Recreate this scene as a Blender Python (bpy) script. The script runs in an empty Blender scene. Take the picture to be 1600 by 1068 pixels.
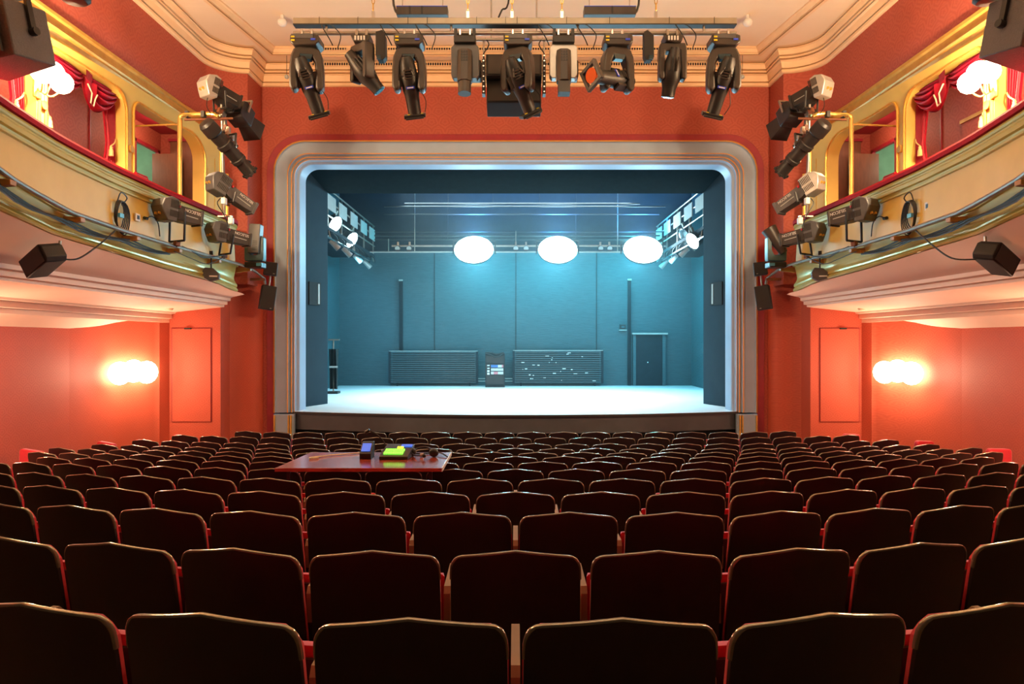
import bpy, bmesh, math, random
from math import sin, cos, pi, radians, sqrt, exp
from mathutils import Vector, Matrix, Euler
random.seed(7)
S = bpy.context.scene
COL = S.collection
# ------------------------------------------------------------ camera
H = 2.40                                   # eye height over the flat floor by the stage
CX, F = 805.5, 1100.0
cam = bpy.data.cameras.new('camera'); camo = bpy.data.objects.new('camera', cam); COL.objects.link(camo)
camo.location = (0, 0, H); camo.rotation_euler = (pi/2, 0, 0)
cam.sensor_width = 36; cam.lens = F/1600*36; cam.shift_x = -5.5/1600; cam.clip_start = .05
S.camera = camo
# ------------------------------------------------------------ world, lamps, exposure
S.view_settings.view_transform = 'Standard'; S.view_settings.look = 'None'
S.view_settings.exposure = 0.0; S.view_settings.gamma = 1.0; S.view_settings.use_curve_mapping = False
w = bpy.data.worlds.new('world'); S.world = w; w.use_nodes = True
w.node_tree.nodes['Background'].inputs[0].default_value = (1, .72, .5, 1)
w.node_tree.nodes['Background'].inputs[1].default_value = .03
S.cycles.max_bounces = 6; S.cycles.diffuse_bounces = 4; S.cycles.glossy_bounces = 3
S.cycles.sample_clamp_indirect = 4; S.cycles.use_denoising = True
S.cycles.volume_bounces = 0; S.cycles.volume_step_rate = 4
WARM, COOL = (1, .70, .40), (.20, .72, 1)
def light(kind, name, loc, e, color, size=.1, target=None, spot=60, blend=.5, size_y=None):
    L = bpy.data.lights.new(name, kind); L.energy = e; L.color = color
    if kind == 'AREA':
        L.size = size
        if size_y: L.shape = 'RECTANGLE'; L.size_y = size_y
    else: L.shadow_soft_size = size
    if kind == 'SPOT': L.spot_size = radians(spot); L.spot_blend = blend
    o = bpy.data.objects.new(name, L); COL.objects.link(o); o.location = loc
    if target is not None:
        o.rotation_euler = (Vector(target)-Vector(loc)).to_track_quat('-Z', 'Y').to_euler()
    return o
for s in (-1, 1):
    # house sconces: on the gallery columns and on the stalls walls (some are out of frame, behind)
    light('POINT', 'lamp_light', (s*5.40, 8.35, H+3.14), 720, WARM, .12)
    light('POINT', 'lamp_light', (s*5.40, 6.45, H+3.14), 720, WARM, .12)
    light('POINT', 'lamp_light', (s*6.62, 12.28, H-.54), 105, (1, .65, .42), .10)
    light('POINT', 'lamp_light', (s*6.75, 8.3, H-.5), 125, (1, .65, .42), .12)
    # added fill to brighten the boxes; lamp of the corridor behind them
    light('POINT', 'box_fill_light', (s*6.2, 9.4, H+3.75), 34, (1, .75, .5), .1); light('POINT', 'box_fill_light', (s*6.15, 12.4, H+3.75), 22, (1, .75, .5), .1)
    light('POINT', 'corridor_light', (s*7.3, 12.6, H+3.4), 26, (1, .9, .7), .1)
light('AREA', 'house_light', (0, 5.6, H+5.3), 110, (1, .70, .42), 3.2, (0, 9.5, H+1.0))
for x in (-1.15, 1.17, 3.51):
    light('SPOT', 'stage_flood_light', (x, 19.55, H+2.45), 620, COOL, .25, (x*.9, 18.6, H-1.39), 140, .8)
    light('SPOT', 'bloom_fill_up', (x, 19.5, H+2.85), 2200, (.03, .30, 1), .2, (x, 20.4, H+5), 140, .9)  # added upward spot: blue glow above each flood, in place of lens bloom
    light('POINT', 'bloom_fill_front', (x, 19.5, H+2.52), 80, (.10, .58, 1), .12)  # added point before each flood for a bloom-like halo
    light('POINT', 'bloom_fill_rear', (x, 20.9, H+2.45), 230, (.06, .80, 1), .15)  # added point behind each flood: cyan pool on the wall imitating bloom
wl = light('AREA', 'stage_wash_light', (0, 18.0, H+3.9), 600, (.72, .96, 1), 6.0, (0, 18.0, 0), size_y=2.5); wl.data.spread = radians(90)
for s in (-1, 1):
    light('SPOT', 'gallery_flood_light', (s*4.35, 17.6, H+2.2), 400, COOL, .2, (s*1.5, 19.5, H-1.39), 120, .9)
    light('SPOT', 'gallery_flood_light', (s*4.35, 19.4, H+2.2), 350, COOL, .2, (s*5.4, 22.0, H-.4), 120, .9)

# ------------------------------------------------------------ helpers
def W(x, y, D):                             # a point the picture shows at (x, y), D metres deep
    return Vector(((x-CX)/F*D, D, H+(534-y)/F*D))
class MB:
    def __init__(s): s.v = []; s.f = []
    def add(s, vs, fs, M=None):
        n = len(s.v)
        s.v += [(M @ Vector(p)) if M is not None else Vector(p) for p in vs]
        s.f += [[i+n for i in f] for f in fs]; return s
    def box(s, c, d, M=None):
        x, y, z = d[0]/2, d[1]/2, d[2]/2
        vs = [(c[0]+i*x, c[1]+j*y, c[2]+k*z) for i in (-1, 1) for j in (-1, 1) for k in (-1, 1)]
        return s.add(vs, [(0,1,3,2),(4,6,7,5),(0,4,5,1),(2,3,7,6),(0,2,6,4),(1,5,7,3)], M)
    def grid(s, rows, closed=False, M=None):
        m = len(rows[0]); vs = [p for r in rows for p in r]; fs = []
        for i in range(len(rows)-1):
            for j in range(m if closed else m-1):
                k = (j+1) % m
                fs.append((i*m+j, i*m+k, (i+1)*m+k, (i+1)*m+j))
        return s.add(vs, fs, M)
    def prism(s, poly, d0, d1, ax='y', M=None):   # 2-D outline extruded along an axis
        def p3(p, d): return {'y': (p[0], d, p[1]), 'z': (p[0], p[1], d), 'x': (d, p[0], p[1])}[ax]
        n = len(poly)
        vs = [p3(p, d0) for p in poly]+[p3(p, d1) for p in poly]
        fs = [list(range(n)), list(range(2*n-1, n-1, -1))]+[(i, i+n, (i+1) % n+n, (i+1) % n) for i in range(n)]
        return s.add(vs, fs, M)
    def cyl(s, a, b, r0, r1=None, n=12, caps=True):
        a, b = Vector(a), Vector(b); r1 = r0 if r1 is None else r1
        q = (b-a).to_track_quat('Z', 'Y').to_matrix()
        ring = lambda c, r: [c+q @ Vector((r*cos(2*pi*i/n), r*sin(2*pi*i/n), 0)) for i in range(n)]
        vs = ring(a, r0)+ring(b, r1)
        fs = [(i, (i+1) % n, (i+1) % n+n, i+n) for i in range(n)]
        if caps: fs += [list(range(n))[::-1], list(range(n, 2*n))]
        return s.add(vs, fs)
    def tube(s, pts, r, n=8):
        pts = [Vector(p) for p in pts]; rows = []; up = None
        for i, p in enumerate(pts):
            d = (pts[min(i+1, len(pts)-1)]-pts[max(i-1, 0)]).normalized()
            if up is None: up = Vector((0, 0, 1)) if abs(d.z) < .9 else Vector((1, 0, 0))
            a = d.cross(up).normalized(); b = a.cross(d).normalized(); up = b
            rows.append([p+r*(cos(2*pi*k/n)*a+sin(2*pi*k/n)*b) for k in range(n)])
        s.grid(rows, True); m = len(s.v)
        s.f += [list(range(m-n, m)), list(range(m-len(rows)*n, m-len(rows)*n+n))[::-1]]
        return s
    def lathe(s, prof, n=16, M=None):           # (r, z) about z
        return s.grid([[(r*cos(2*pi*i/n), r*sin(2*pi*i/n), z) for i in range(n)] for r, z in prof], True, M)
    def ball(s, c, r, n=12, sc=(1, 1, 1)):
        M = Matrix.Translation(c) @ Matrix.Diagonal((sc[0], sc[1], sc[2], 1))
        return s.lathe([(max(1e-4, r*sin(pi*k/8)), -r*cos(pi*k/8)) for k in range(9)], n, M)
    def mesh(s, name, m, smooth=True, angle=35):
        me = bpy.data.meshes.new(name); me.from_pydata([tuple(v) for v in s.v], [], s.f)
        bm = bmesh.new(); bm.from_mesh(me); bmesh.ops.recalc_face_normals(bm, faces=bm.faces)
        bm.to_mesh(me); bm.free()
        if smooth: me.shade_smooth(); me.set_sharp_from_angle(angle=radians(angle))
        if m: me.materials.append(m)
        return me
    def build(s, name, m, parent=None, bevel=0, smooth=True, angle=35, kind=None, label=None):
        o = bpy.data.objects.new(name, s.mesh(name, m, smooth, angle)); COL.objects.link(o)
        if parent is not None: o.parent = parent
        if bevel:
            b = o.modifiers.new('bevel', 'BEVEL'); b.width = bevel; b.segments = 2; b.limit_method = 'ANGLE'; b.angle_limit = radians(40)
        if kind: o['kind'] = kind
        if label: o['label'] = label
        return o
def structure(name, mb, m, **k): return mb.build(name, m, kind='structure', **k)
def tag(o, label, cat, group=None):
    o['label'] = label; o['category'] = cat
    if group: o['group'] = group
    return o
def thing(name, label, cat, loc=(0, 0, 0), M=None, group=None):
    o = bpy.data.objects.new(name, None); COL.objects.link(o); o.empty_display_size = .1
    if M is not None: o.matrix_world = Matrix.Translation(loc) @ M.to_4x4()
    else: o.location = loc
    return tag(o, label, cat, group)
def frame(axis, up=(0, 0, 1), roll=0):      # rotation whose +Y is the axis
    y = Vector(axis).normalized(); x = y.cross(Vector(up)).normalized(); z = x.cross(y)
    M = Matrix((x, y, z)).transposed()
    return M @ Matrix.Rotation(roll, 3, 'Y')
def ordinal(n): return ['zeroth','first','second','third','fourth','fifth','sixth','seventh','eighth','ninth','tenth','eleventh','twelfth','thirteenth','fourteenth','fifteenth','sixteenth','seventeenth','eighteenth','nineteenth','twentieth','twenty-first','twenty-second','twenty-third','twenty-fourth','twenty-fifth','twenty-sixth','twenty-seventh','twenty-eighth'][n]
def interp(x, pts):
    if x <= pts[0][0]:
        (a, b), (c, d) = pts[0], pts[1]
    elif x >= pts[-1][0]:
        (a, b), (c, d) = pts[-2], pts[-1]
    else:
        for (a, b), (c, d) in zip(pts, pts[1:]):
            if a <= x <= c: break
    return b+(d-b)*(x-a)/(c-a)
def smoothpath(pts, n=6):                    # Catmull-Rom
    P = [Vector(p) for p in pts]; out = []
    for i in range(len(P)-1):
        a, b, c, d = P[max(i-1, 0)], P[i], P[i+1], P[min(i+2, len(P)-1)]
        for k in range(n):
            t = k/n
            out.append(.5*((2*b)+(c-a)*t+(2*a-5*b+4*c-d)*t*t+(3*b-a-3*c+d)*t**3))
    return out+[P[-1]]

# ------------------------------------------------------------ materials
def mat(name, c, rough=.5, metal=0, c2=None, scale=8, bump=0, spec=.5, emit=None, es=0, coat=0, stretch=(1, 1, 1), sheen=0, coords='Object'):
    m = bpy.data.materials.new(name); m.use_nodes = True; nt = m.node_tree; b = nt.nodes['Principled BSDF']
    b.inputs['Roughness'].default_value = rough; b.inputs['Metallic'].default_value = metal
    b.inputs['Specular IOR Level'].default_value = spec; b.inputs['Coat Weight'].default_value = coat
    b.inputs['Coat Roughness'].default_value = .15
    if sheen: b.inputs['Sheen Weight'].default_value = sheen
    tc = nt.nodes.new('ShaderNodeTexCoord'); mp = nt.nodes.new('ShaderNodeMapping'); mp.inputs['Scale'].default_value = stretch
    nz = nt.nodes.new('ShaderNodeTexNoise'); nz.inputs['Scale'].default_value = scale; nz.inputs['Detail'].default_value = 4
    rp = nt.nodes.new('ShaderNodeValToRGB')
    c2 = c2 or tuple(v*.85 for v in c)
    rp.color_ramp.elements[0].color = (*c2, 1); rp.color_ramp.elements[1].color = (*c, 1)
    rp.color_ramp.elements[0].position = .3; rp.color_ramp.elements[1].position = .7
    L = nt.links.new
    L(tc.outputs[coords], mp.inputs[0]); L(mp.outputs[0], nz.inputs['Vector']); L(nz.outputs[0], rp.inputs[0]); L(rp.outputs[0], b.inputs['Base Color'])
    if bump:
        bp = nt.nodes.new('ShaderNodeBump'); bp.inputs['Strength'].default_value = bump; bp.inputs['Distance'].default_value = .02
        L(nz.outputs[0], bp.inputs['Height']); L(bp.outputs[0], b.inputs['Normal'])
    if emit: b.inputs['Emission Color'].default_value = (*emit, 1); b.inputs['Emission Strength'].default_value = es
    return m
def damask(name, c, c2, size=.26, amount=1.0):  # wallpaper: staggered medallions in two reds
    m = mat(name, c, .62, c2=tuple(v*.9 for v in c), scale=2.2, spec=.35); nt = m.node_tree; L = nt.links.new
    b = nt.nodes['Principled BSDF']; rp = [n for n in nt.nodes if n.type == 'VALTORGB'][0]
    g = nt.nodes.new('ShaderNodeNewGeometry'); sp = nt.nodes.new('ShaderNodeSeparateXYZ'); L(g.outputs['Position'], sp.inputs[0])
    def M(op, a, bb=None):
        n = nt.nodes.new('ShaderNodeMath'); n.operation = op
        for i, v in enumerate((a, bb)):
            if v is None: continue
            if isinstance(v, (int, float)): n.inputs[i].default_value = v
            else: L(v, n.inputs[i])
        return n.outputs[0]
    u = M('DIVIDE', M('ADD', sp.outputs[0], sp.outputs[1]), size); v = M('DIVIDE', sp.outputs[2], size*.8)
    st = M('MULTIPLY', M('MODULO', M('FLOOR', v), 2.0), .5)
    fu = M('SUBTRACT', M('FRACT', M('ADD', u, st)), .5); fv = M('SUBTRACT', M('FRACT', v), .5)
    d = M('SQRT', M('ADD', M('MULTIPLY', fu, fu), M('MULTIPLY', fv, fv)))
    an = M('ARCTAN2', fv, fu)
    wv = M('SINE', M('ADD', M('MULTIPLY', d, 26.0), M('MULTIPLY', M('SINE', M('MULTIPLY', an, 5.0)), .9)))
    k = M('MULTIPLY', M('ADD', M('MULTIPLY', wv, .5), .5), amount)
    mx = nt.nodes.new('ShaderNodeMixRGB'); mx.inputs['Color2'].default_value = (*c2, 1)
    L(k, mx.inputs['Fac']); L(rp.outputs[0], mx.inputs['Color1']); L(mx.outputs[0], b.inputs['Base Color'])
    return m
RED = damask('red_damask', (.43, .090, .054), (.315, .052, .031), .27, .6)
REDLOW = damask('red_damask_stalls', (.55, .10, .05), (.46, .072, .036), .17, .8)
CRIMSON = mat('crimson_paint', (.30, .010, .022), .5)
VELVET = mat('red_velvet', (.40, .004, .012), .8, c2=(.30, .002, .008), scale=30, spec=.2)
DRAPE = mat('crimson_drape', (.36, .004, .022), .55, c2=(.27, .002, .014), scale=14, spec=.3)
CEIL = mat('ceiling_paint', (.93, .72, .50), .7, c2=(.90, .69, .46), scale=1.5)
MSHADE = mat('brown_moulding_shade', (.34, .15, .035), .45)  # brown stands in for shadow lines along the cornice mouldings
CORN = mat('cornice_paint', (.90, .63, .36), .55, c2=(.86, .58, .32), scale=4)
GOLD = mat('gold_leaf_paint', (.62, .36, .075), .38, .35, c2=(.50, .27, .05), scale=6)
FGOLD = mat('frame_gilding', (.68, .34, .07), .4, .15, c2=(.60, .29, .05))
GOLDB = mat('bright_gilding', (.85, .52, .10), .28, .6, c2=(.70, .40, .08), scale=12)
OCHRE = mat('ochre_paint', (.70, .47, .105), .5, c2=(.64, .42, .085), scale=3)
OLIVE = mat('olive_gold_moulding', (.56, .45, .12), .32, .2, c2=(.48, .37, .08), scale=2)
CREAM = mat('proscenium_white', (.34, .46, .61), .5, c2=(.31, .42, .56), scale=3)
SOFF = mat('soffit_paint', (.92, .64, .49), .65, c2=(.88, .60, .45), scale=2)
STAGEW = mat('stage_wall_paint', (.044, .105, .128), .7, c2=(.031, .082, .102), scale=5, bump=.6, stretch=(1, 1, 9))
DKSTEEL = mat('dark_steel_batten', (.05, .06, .065), .35, .5)
RADM = mat('radiator_paint', (.034, .072, .088), .4, c2=(.026, .058, .072), scale=9)
STAGED = mat('stage_dark_paint', (.010, .020, .030), .75, c2=(.007, .014, .022), spec=.2, scale=5)
BLACKW = mat('stage_black', (.010, .014, .017), .8)
BORDER = mat('dark_border_cloth', (.008, .021, .028), .85, c2=(.006, .017, .023), spec=.1)
PORTAL = mat('portal_panel_grey', (.018, .042, .062), .75, c2=(.015, .036, .055), spec=.2, scale=3)
SFLOOR = mat('stage_floor_vinyl', (.72, .75, .76), .45, c2=(.66, .69, .70), scale=2)
FASC = mat('stage_fascia_brown', (.052, .056, .066), .5, c2=(.042, .046, .054), scale=4)
FLOORM = mat('parquet_floor', (.20, .13, .075), .5, c2=(.13, .08, .045), scale=6, stretch=(8, 1, 1))
WOOD = mat('dark_stained_plywood', (.010, .0042, .0040), .42, c2=(.006, .0026, .0026), scale=9, stretch=(6, 6, 1), coat=.15)
EDGE = mat('varnished_edge_glint', (.32, .30, .22), .16, .5, c2=(.24, .22, .16), scale=25, coat=1)  # pale colour carries the glint of the varnished edge
PAD = mat('red_upholstery', (.62, .006, .022), .7, c2=(.50, .004, .016), scale=60, sheen=.3)
ARMM = mat('beige_armrest', (.30, .21, .125), .75, spec=.2)
BLACK = mat('black_metal', (.016, .015, .015), .45, c2=(.012, .011, .011))
CHAR = mat('charcoal_plastic', (.045, .036, .030), .42, c2=(.036, .028, .024), scale=10)
GREYF = mat('grey_cast_housing', (.085, .085, .09), .4, c2=(.07, .07, .075))
SILVER = mat('silver_housing', (.52, .50, .46), .35, .5)
STEEL = mat('steel_pipe', (.42, .38, .32), .35, .7, c2=(.34, .30, .26))
TRAYM = mat('aluminium_tray', (.36, .32, .25), .4, .5)
BRASS = mat('brass_pipe', (.85, .58, .16), .22, .8)
CHROME = mat('chrome', (.75, .75, .75), .15, 1)
SPK = mat('speaker_black', (.012, .011, .012), .6)
SPKG = mat('grey_textured_cabinet', (.11, .10, .105), .6, bump=.4, scale=90)
WIRE = mat('black_cable', (.010, .010, .011), .5)
WHITE = mat('white_plastic', (.78, .76, .72), .45)
BROWN = mat('brown_wood_panel', (.19, .062, .026), .45, c2=(.14, .045, .018), scale=5, stretch=(6, 6, 1))
GREEN = mat('green_corridor_paint', (.16, .34, .22), .7)
TABLE = mat('mahogany_table', (.42, .075, .04), .24, c2=(.30, .045, .022), scale=5, stretch=(1, 8, 1), coat=.7)
BLUE = mat('blue_badge', (.03, .08, .75), .4)
YEL = mat('yellow_sticker', (.9, .65, .02), .5)
REDK = mat('red_knob', (.65, .03, .03), .35)
ORANGE = mat('orange_lens', (.62, .10, .015), .15, coat=.5)
LENS = mat('dark_lens', (.02, .05, .07), .08, coat=.6)
TEALF = mat('teal_grey_housing', (.06, .13, .155), .4)
GLOW = mat('frosted_lamp_glass', (1, .95, .85), .4, emit=(1, .82, .55), es=26)
GLOWC = mat('flood_lamp_glass', (1, 1, 1), .4, emit=(.62, .92, 1), es=50)
KEYS = mat('lit_keys', (.2, .9, .1), .4, emit=(.25, 1, .06), es=1.6)
KEYY = mat('lit_yellow_key', (.9, .8, .1), .4, emit=(.9, 1, .05), es=1.4)
SCREEN = mat('blue_screen', (.05, .1, .6), .3, emit=(.06, .18, .8), es=.8)
TASSEL = mat('gold_cord', (.62, .42, .16), .6)
TAPE = mat('cream_cord', (.85, .72, .48), .5)
PANELW = mat('pale_gallery_panel', (.42, .46, .44), .5)
BLUEB = mat('sky_blue_plastic', (.10, .42, .62), .4)
CYANB = mat('rack_white_labels', (.75, .85, .88), .4)
PINKB = mat('rack_pink_labels', (.75, .25, .30), .4)
RACKB = mat('rack_blue_labels', (.05, .20, .62), .4)

# ------------------------------------------------------------ floor and room shell
ROWS = [(1.8*.5*k, n) for k, n in zip((2, 3, 4, 5, 6, 7, 7.85, 8.75, 9.65, 10.5, 11.4, 12.4, 13.4), range(2, 15))]
FZ = [(0, 1.0), (1.8, .83), (2.7, .737), (3.6, .668), (4.5, .581), (5.4, .492), (6.3, .403), (7.07, .340), (7.88, .261), (8.69, .181), (9.45, .114), (10.26, .062), (11.16, .03), (12.06, 0), (20, 0)]
def floor_z(D): return interp(min(D, 15), FZ)
structure('floor', MB().grid([[(x, D, floor_z(D)) for x in (-7.6, 0, 7.6)] for D in (-1, 0, .9, 1.8, 2.7, 3.6, 4.5, 5.4, 6.3, 7.07, 7.88, 8.69, 9.45, 10.26, 11.16, 12.06, 14.3)]), FLOORM)
XS = 5.72
def upper_path(s, o=0):                       # plan of the upper wall and its pier, o metres inside it
    r = .6; pts = [(s*(XS-o), -1.0), (s*(XS-o), 6.0)]
    cx, cy = XS-o-r, 13.4-o-r
    for k in range(9):
        a = k/8*pi/2
        pts.append((s*(cx+r*cos(a)), cy+r*sin(a)))
    pts += [(s*(5.10-o), 13.4-o), (s*(5.10-o), 14.1-o)]
    return pts
def extrude_path(mb, path, z0, z1): mb.grid([[(x, y, z0) for x, y in path], [(x, y, z1) for x, y in path]]); return mb
for s, sd in ((-1, 'left'), (1, 'right')):
    m = MB(); extrude_path(m, upper_path(s), H+3.7, H+5.25)
    # pier beside the proscenium, full height, with its rounded corner
    pier = [(s*5.53, 13.2), (s*5.53, 13.62), (s*5.44, 13.74), (s*5.30, 13.80), (s*5.16, 13.86), (s*5.08, 13.95), (s*5.06, 14.1)]
    structure('wall_'+sd, m, RED)
    m = MB(); extrude_path(m, pier, 0, H+1.15); structure('wall_pier_'+sd, m, REDLOW)
    m = MB(); up = [p for p in upper_path(s) if p[1] > 12.95]; extrude_path(m, [(s*5.72, 13.45), (s*5.62, 13.1)]+up, H+1.1, H+3.7); structure('wall_corner_'+sd, m, RED)
    # stalls wall (curved in plan), its rib and the wall with the jib door
    lw = [(s*7.1, -1), (s*7.1, 11.2)]+[tuple(p[:2]) for p in smoothpath([(s*7.1, 11.2, 0), (s*7.03, 11.9, 0), (s*6.86, 12.5, 0), (s*6.60, 12.92, 0)], 6)]+[(s*6.55, 12.95), (s*6.49, 13.2), (s*5.53, 13.2)]
    m = MB(); extrude_path(m, lw, 0, H+.95); structure('wall_stalls_'+sd, m, REDLOW)
    # jib door: a flush leaf papered like the wall, dark joint around it
    dx0, dx1 = s*5.70, s*6.44
    d = structure('door_%d' % (1 if s < 0 else 2), MB().box(((dx0+dx1)/2, 13.19, H-.62), (abs(dx1-dx0)-.02, .02, 1.74)), REDLOW)
    j = MB(); z0, z1 = H-1.49, H+.26
    for x in (dx0, dx1): j.box((x, 13.196, (z0+z1)/2), (.012, .012, z1-z0))
    for z in (z0, z1): j.box(((dx0+dx1)/2, 13.196, z), (abs(dx1-dx0), .012, .012))
    j.build('joint', CRIMSON, d)
    MB().box((s*6.13, 13.17, H+.25), (.12, .04, .03)).build('hinge', BLACK, d)
# ---- proscenium wall with its rounded opening
def arch(hw, zt, r, z0, n=8):                 # inverted U, left foot to right foot
    p = [(-hw, z0), (-hw, zt-r)]
    p += [(-hw+r-r*cos(k/n*pi/2), zt-r+r*sin(k/n*pi/2)) for k in range(1, n+1)]
    q = [(-x, z) for x, z in p][::-1]
    return p+q
ZS = H-1.39                                   # stage floor
PY = 14.1
A0 = arch(4.84, H+4.02, .62, 0)
m = MB(); m.prism([(-5.3, 0), (-5.3, H+5.5), (5.3, H+5.5), (5.3, 0)]+A0[::-1], PY, PY+.35); structure('wall_proscenium', m, RED)
def band(a, b, y0, y1, mb=None):
    mb = mb or MB(); mb.grid([[(x, y0, z) for x, z in a], [(x, y1, z) for x, z in b]]); return mb
def frame_path(d): return arch(4.80-d, H+3.99-d*.93, max(.60-d*.72, .16), ZS-.02)
m = band(arch(4.97, H+4.15, .72, 0), arch(4.83, H+4.02, .62, 0), PY-.025, PY-.025); band(arch(4.98, H+4.16, .72, 0), arch(4.97, H+4.15, .72, 0), PY, PY-.025, m)
structure('trim_1', m, CRIMSON)
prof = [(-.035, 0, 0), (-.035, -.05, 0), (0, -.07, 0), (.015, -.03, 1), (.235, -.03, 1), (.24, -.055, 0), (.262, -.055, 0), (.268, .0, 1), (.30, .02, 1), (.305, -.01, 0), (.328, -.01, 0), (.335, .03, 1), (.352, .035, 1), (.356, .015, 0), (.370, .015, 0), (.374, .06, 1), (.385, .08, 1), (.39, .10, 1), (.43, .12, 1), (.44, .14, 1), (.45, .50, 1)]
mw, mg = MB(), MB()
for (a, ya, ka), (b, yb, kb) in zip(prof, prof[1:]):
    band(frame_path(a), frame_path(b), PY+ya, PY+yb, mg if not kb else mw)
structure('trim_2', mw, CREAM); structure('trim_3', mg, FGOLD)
# lower ends of the frame beside the apron
m = MB()
for s in (-1, 1):
    m.box((s*4.62, PY-.02, ZS/2-.02), (.40, .10, ZS-.06)); 
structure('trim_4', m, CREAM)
m = MB()
for s in (-1, 1):
    for dx in (4.80, 4.52, 4.47): m.box((s*dx, PY-.08, ZS/2-.03), (.025, .05, ZS-.08))
structure('trim_5', m, GOLDB)
# ---- ceiling and cornice
m = MB(); m.grid([[(x, y, H+5.66) for x in (-5.2, 0, 5.2)] for y in (-1, 6, 13.6)]); structure('ceiling', m, CEIL)
cprof = [(0, 5.10), (.035, 5.105), (.055, 5.125), (.055, 5.165), (.02, 5.167), (.02, 5.19), (.05, 5.195), (.075, 5.30), (.11, 5.325), (.07, 5.327), (.07, 5.35), (.12, 5.352), (.12, 5.385), (.09, 5.387), (.09, 5.405), (.135, 5.41), (.16, 5.49), (.18, 5.495), (.18, 5.51), (.14, 5.512), (.14, 5.535), (.21, 5.545)]
def cornice_path(o):
    L = upper_path(-1, o); R = [(-x, y) for x, y in L][::-1]; return L+R
m = MB(); m.grid([[(x, y, H+z) for x, y in cornice_path(o)] for o, z in cprof]); structure('trim_6', m, CORN, angle=12)
for o, z in ((.052, 5.172), (.105, 5.333), (.118, 5.390), (.178, 5.517)):
    MB().grid([[(x, y, H+zz) for x, y in cornice_path(o-.012)] for zz in (z-.004, z+.012)]).build('moulding_shade_line', MSHADE, bpy.data.objects['trim_6'])  # thin brown strips put the groove shadows into colour
ring_o = [(-5.56, -1), (-5.56, 7), (-5.56, 11.4), (-5.56, 13.95), (5.56, 13.95), (5.56, 11.4), (5.56, 7), (5.56, -1)]
ip = [(-5.62+.25, 7.0), (-5.0, 11.41), (-4.69, 13.56), (4.69, 13.56), (5.0, 11.41), (5.62-.25, 7.0)]
ip = [(-5.4, -1)]+ip+[(5.4, -1)]
m = MB(); m.grid([[(x, y, H+5.548) for x, y in ring_o], [(x, y, H+5.548) for x, y in ip]]); structure('ceiling_margin', m, CEIL)
m = MB(); rows = []
for o, z in [(-.06, 5.548), (-.06, 5.53), (0, 5.53), (.01, 5.56), (.03, 5.565), (.06, 5.62), (.085, 5.63), (.085, 5.66)]:
    rows.append([((-1 if x < 0 else 1)*(abs(x)-o), y-(o if y > 13 else 0), H+z) for x, y in ip])
m.grid(rows); structure('trim_7', m, CORN, angle=12)
MB().grid([[((-1 if x < 0 else 1)*(abs(x)-o), y-(o if y > 13 else 0), H+5.531) for x, y in ip] for o in (-.005, .02)]).build('moulding_shade_line', MSHADE, bpy.data.objects['trim_7'])
k = 0
for row, (Y, z, hh, n) in enumerate([(13.45, 5.595, .058, 8), (13.62, 5.535, .028, 8), (13.88, 5.475, .070, 8)]):
    for i in range(n):
        xc = -3.72+i*7.44/(n-1)+(.16 if row == 2 else 0)
        if abs(xc) > 4: continue
        g = thing('vent_grille', '', 'vent', (xc, Y, H+z)); g['kind'] = 'structure'; del g['category']; del g['label']
        g.name = 'trim_vent'
        MB().box((0, .012, 0), (.94, .02, hh)).build('backing', BLACK, g)
        sl = MB()
        for q in range(20): sl.box((-.45+q*.0474, -.004, 0), (.011, .016, hh))
        sl.box((0, -.004, hh/2), (.96, .02, .012)); sl.box((0, -.004, -hh/2), (.96, .02, .012))
        sl.build('slats', CORN, g, smooth=False)
# ---- balcony: parapet, soffit, boxes behind
PLAN = [(-1, 2.9), (3.2, 3.62), (4.4, 4.05), (5.5, 4.40), (6.3, 4.60), (7.4, 4.82), (8.6, 4.95), (10, 5.0), (11.5, 5.0), (12.4, 4.99)]
YS = [4.0+.3*i for i in range(28)]
LIP = [(5.5, 1.2), (6.2, 1.17), (7.3, 1.11), (8.56, 1.10), (10, 1.04), (11.7, .99), (12.4, .90)]
MOL = [(4, 1.80), (5.5, 1.62), (6.25, 1.52), (7.3, 1.41), (8.56, 1.42), (12.4, 1.42)]
def bal(Y, off, t):                            # t>=0: height over the rail datum; t<0: fraction moulding..lip
    x = interp(Y, PLAN)-off
    if isinstance(t, tuple):
        zm, zl = interp(Y, MOL), interp(Y, LIP); z = zm+(zl-zm)*t[0]
    else: z = t
    return x, z
def bal_rows(prof, s):
    rows = []
    for off, t in prof:
        r = []
        for Y in YS:
            x, z = bal(Y, off, t); r.append((s*x, Y, H+z))
        # rounded stage end turning back to the pier
        x0, z0 = bal(12.4, off, t)
        for k in range(1, 7):
            a = k/6*pi/2; rr = .62+off
            r.append((s*(4.99+.62-rr*cos(a)), 12.4+rr*sin(a)*1.08, H+z0))
        rows.append(r)
    return rows
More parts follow.
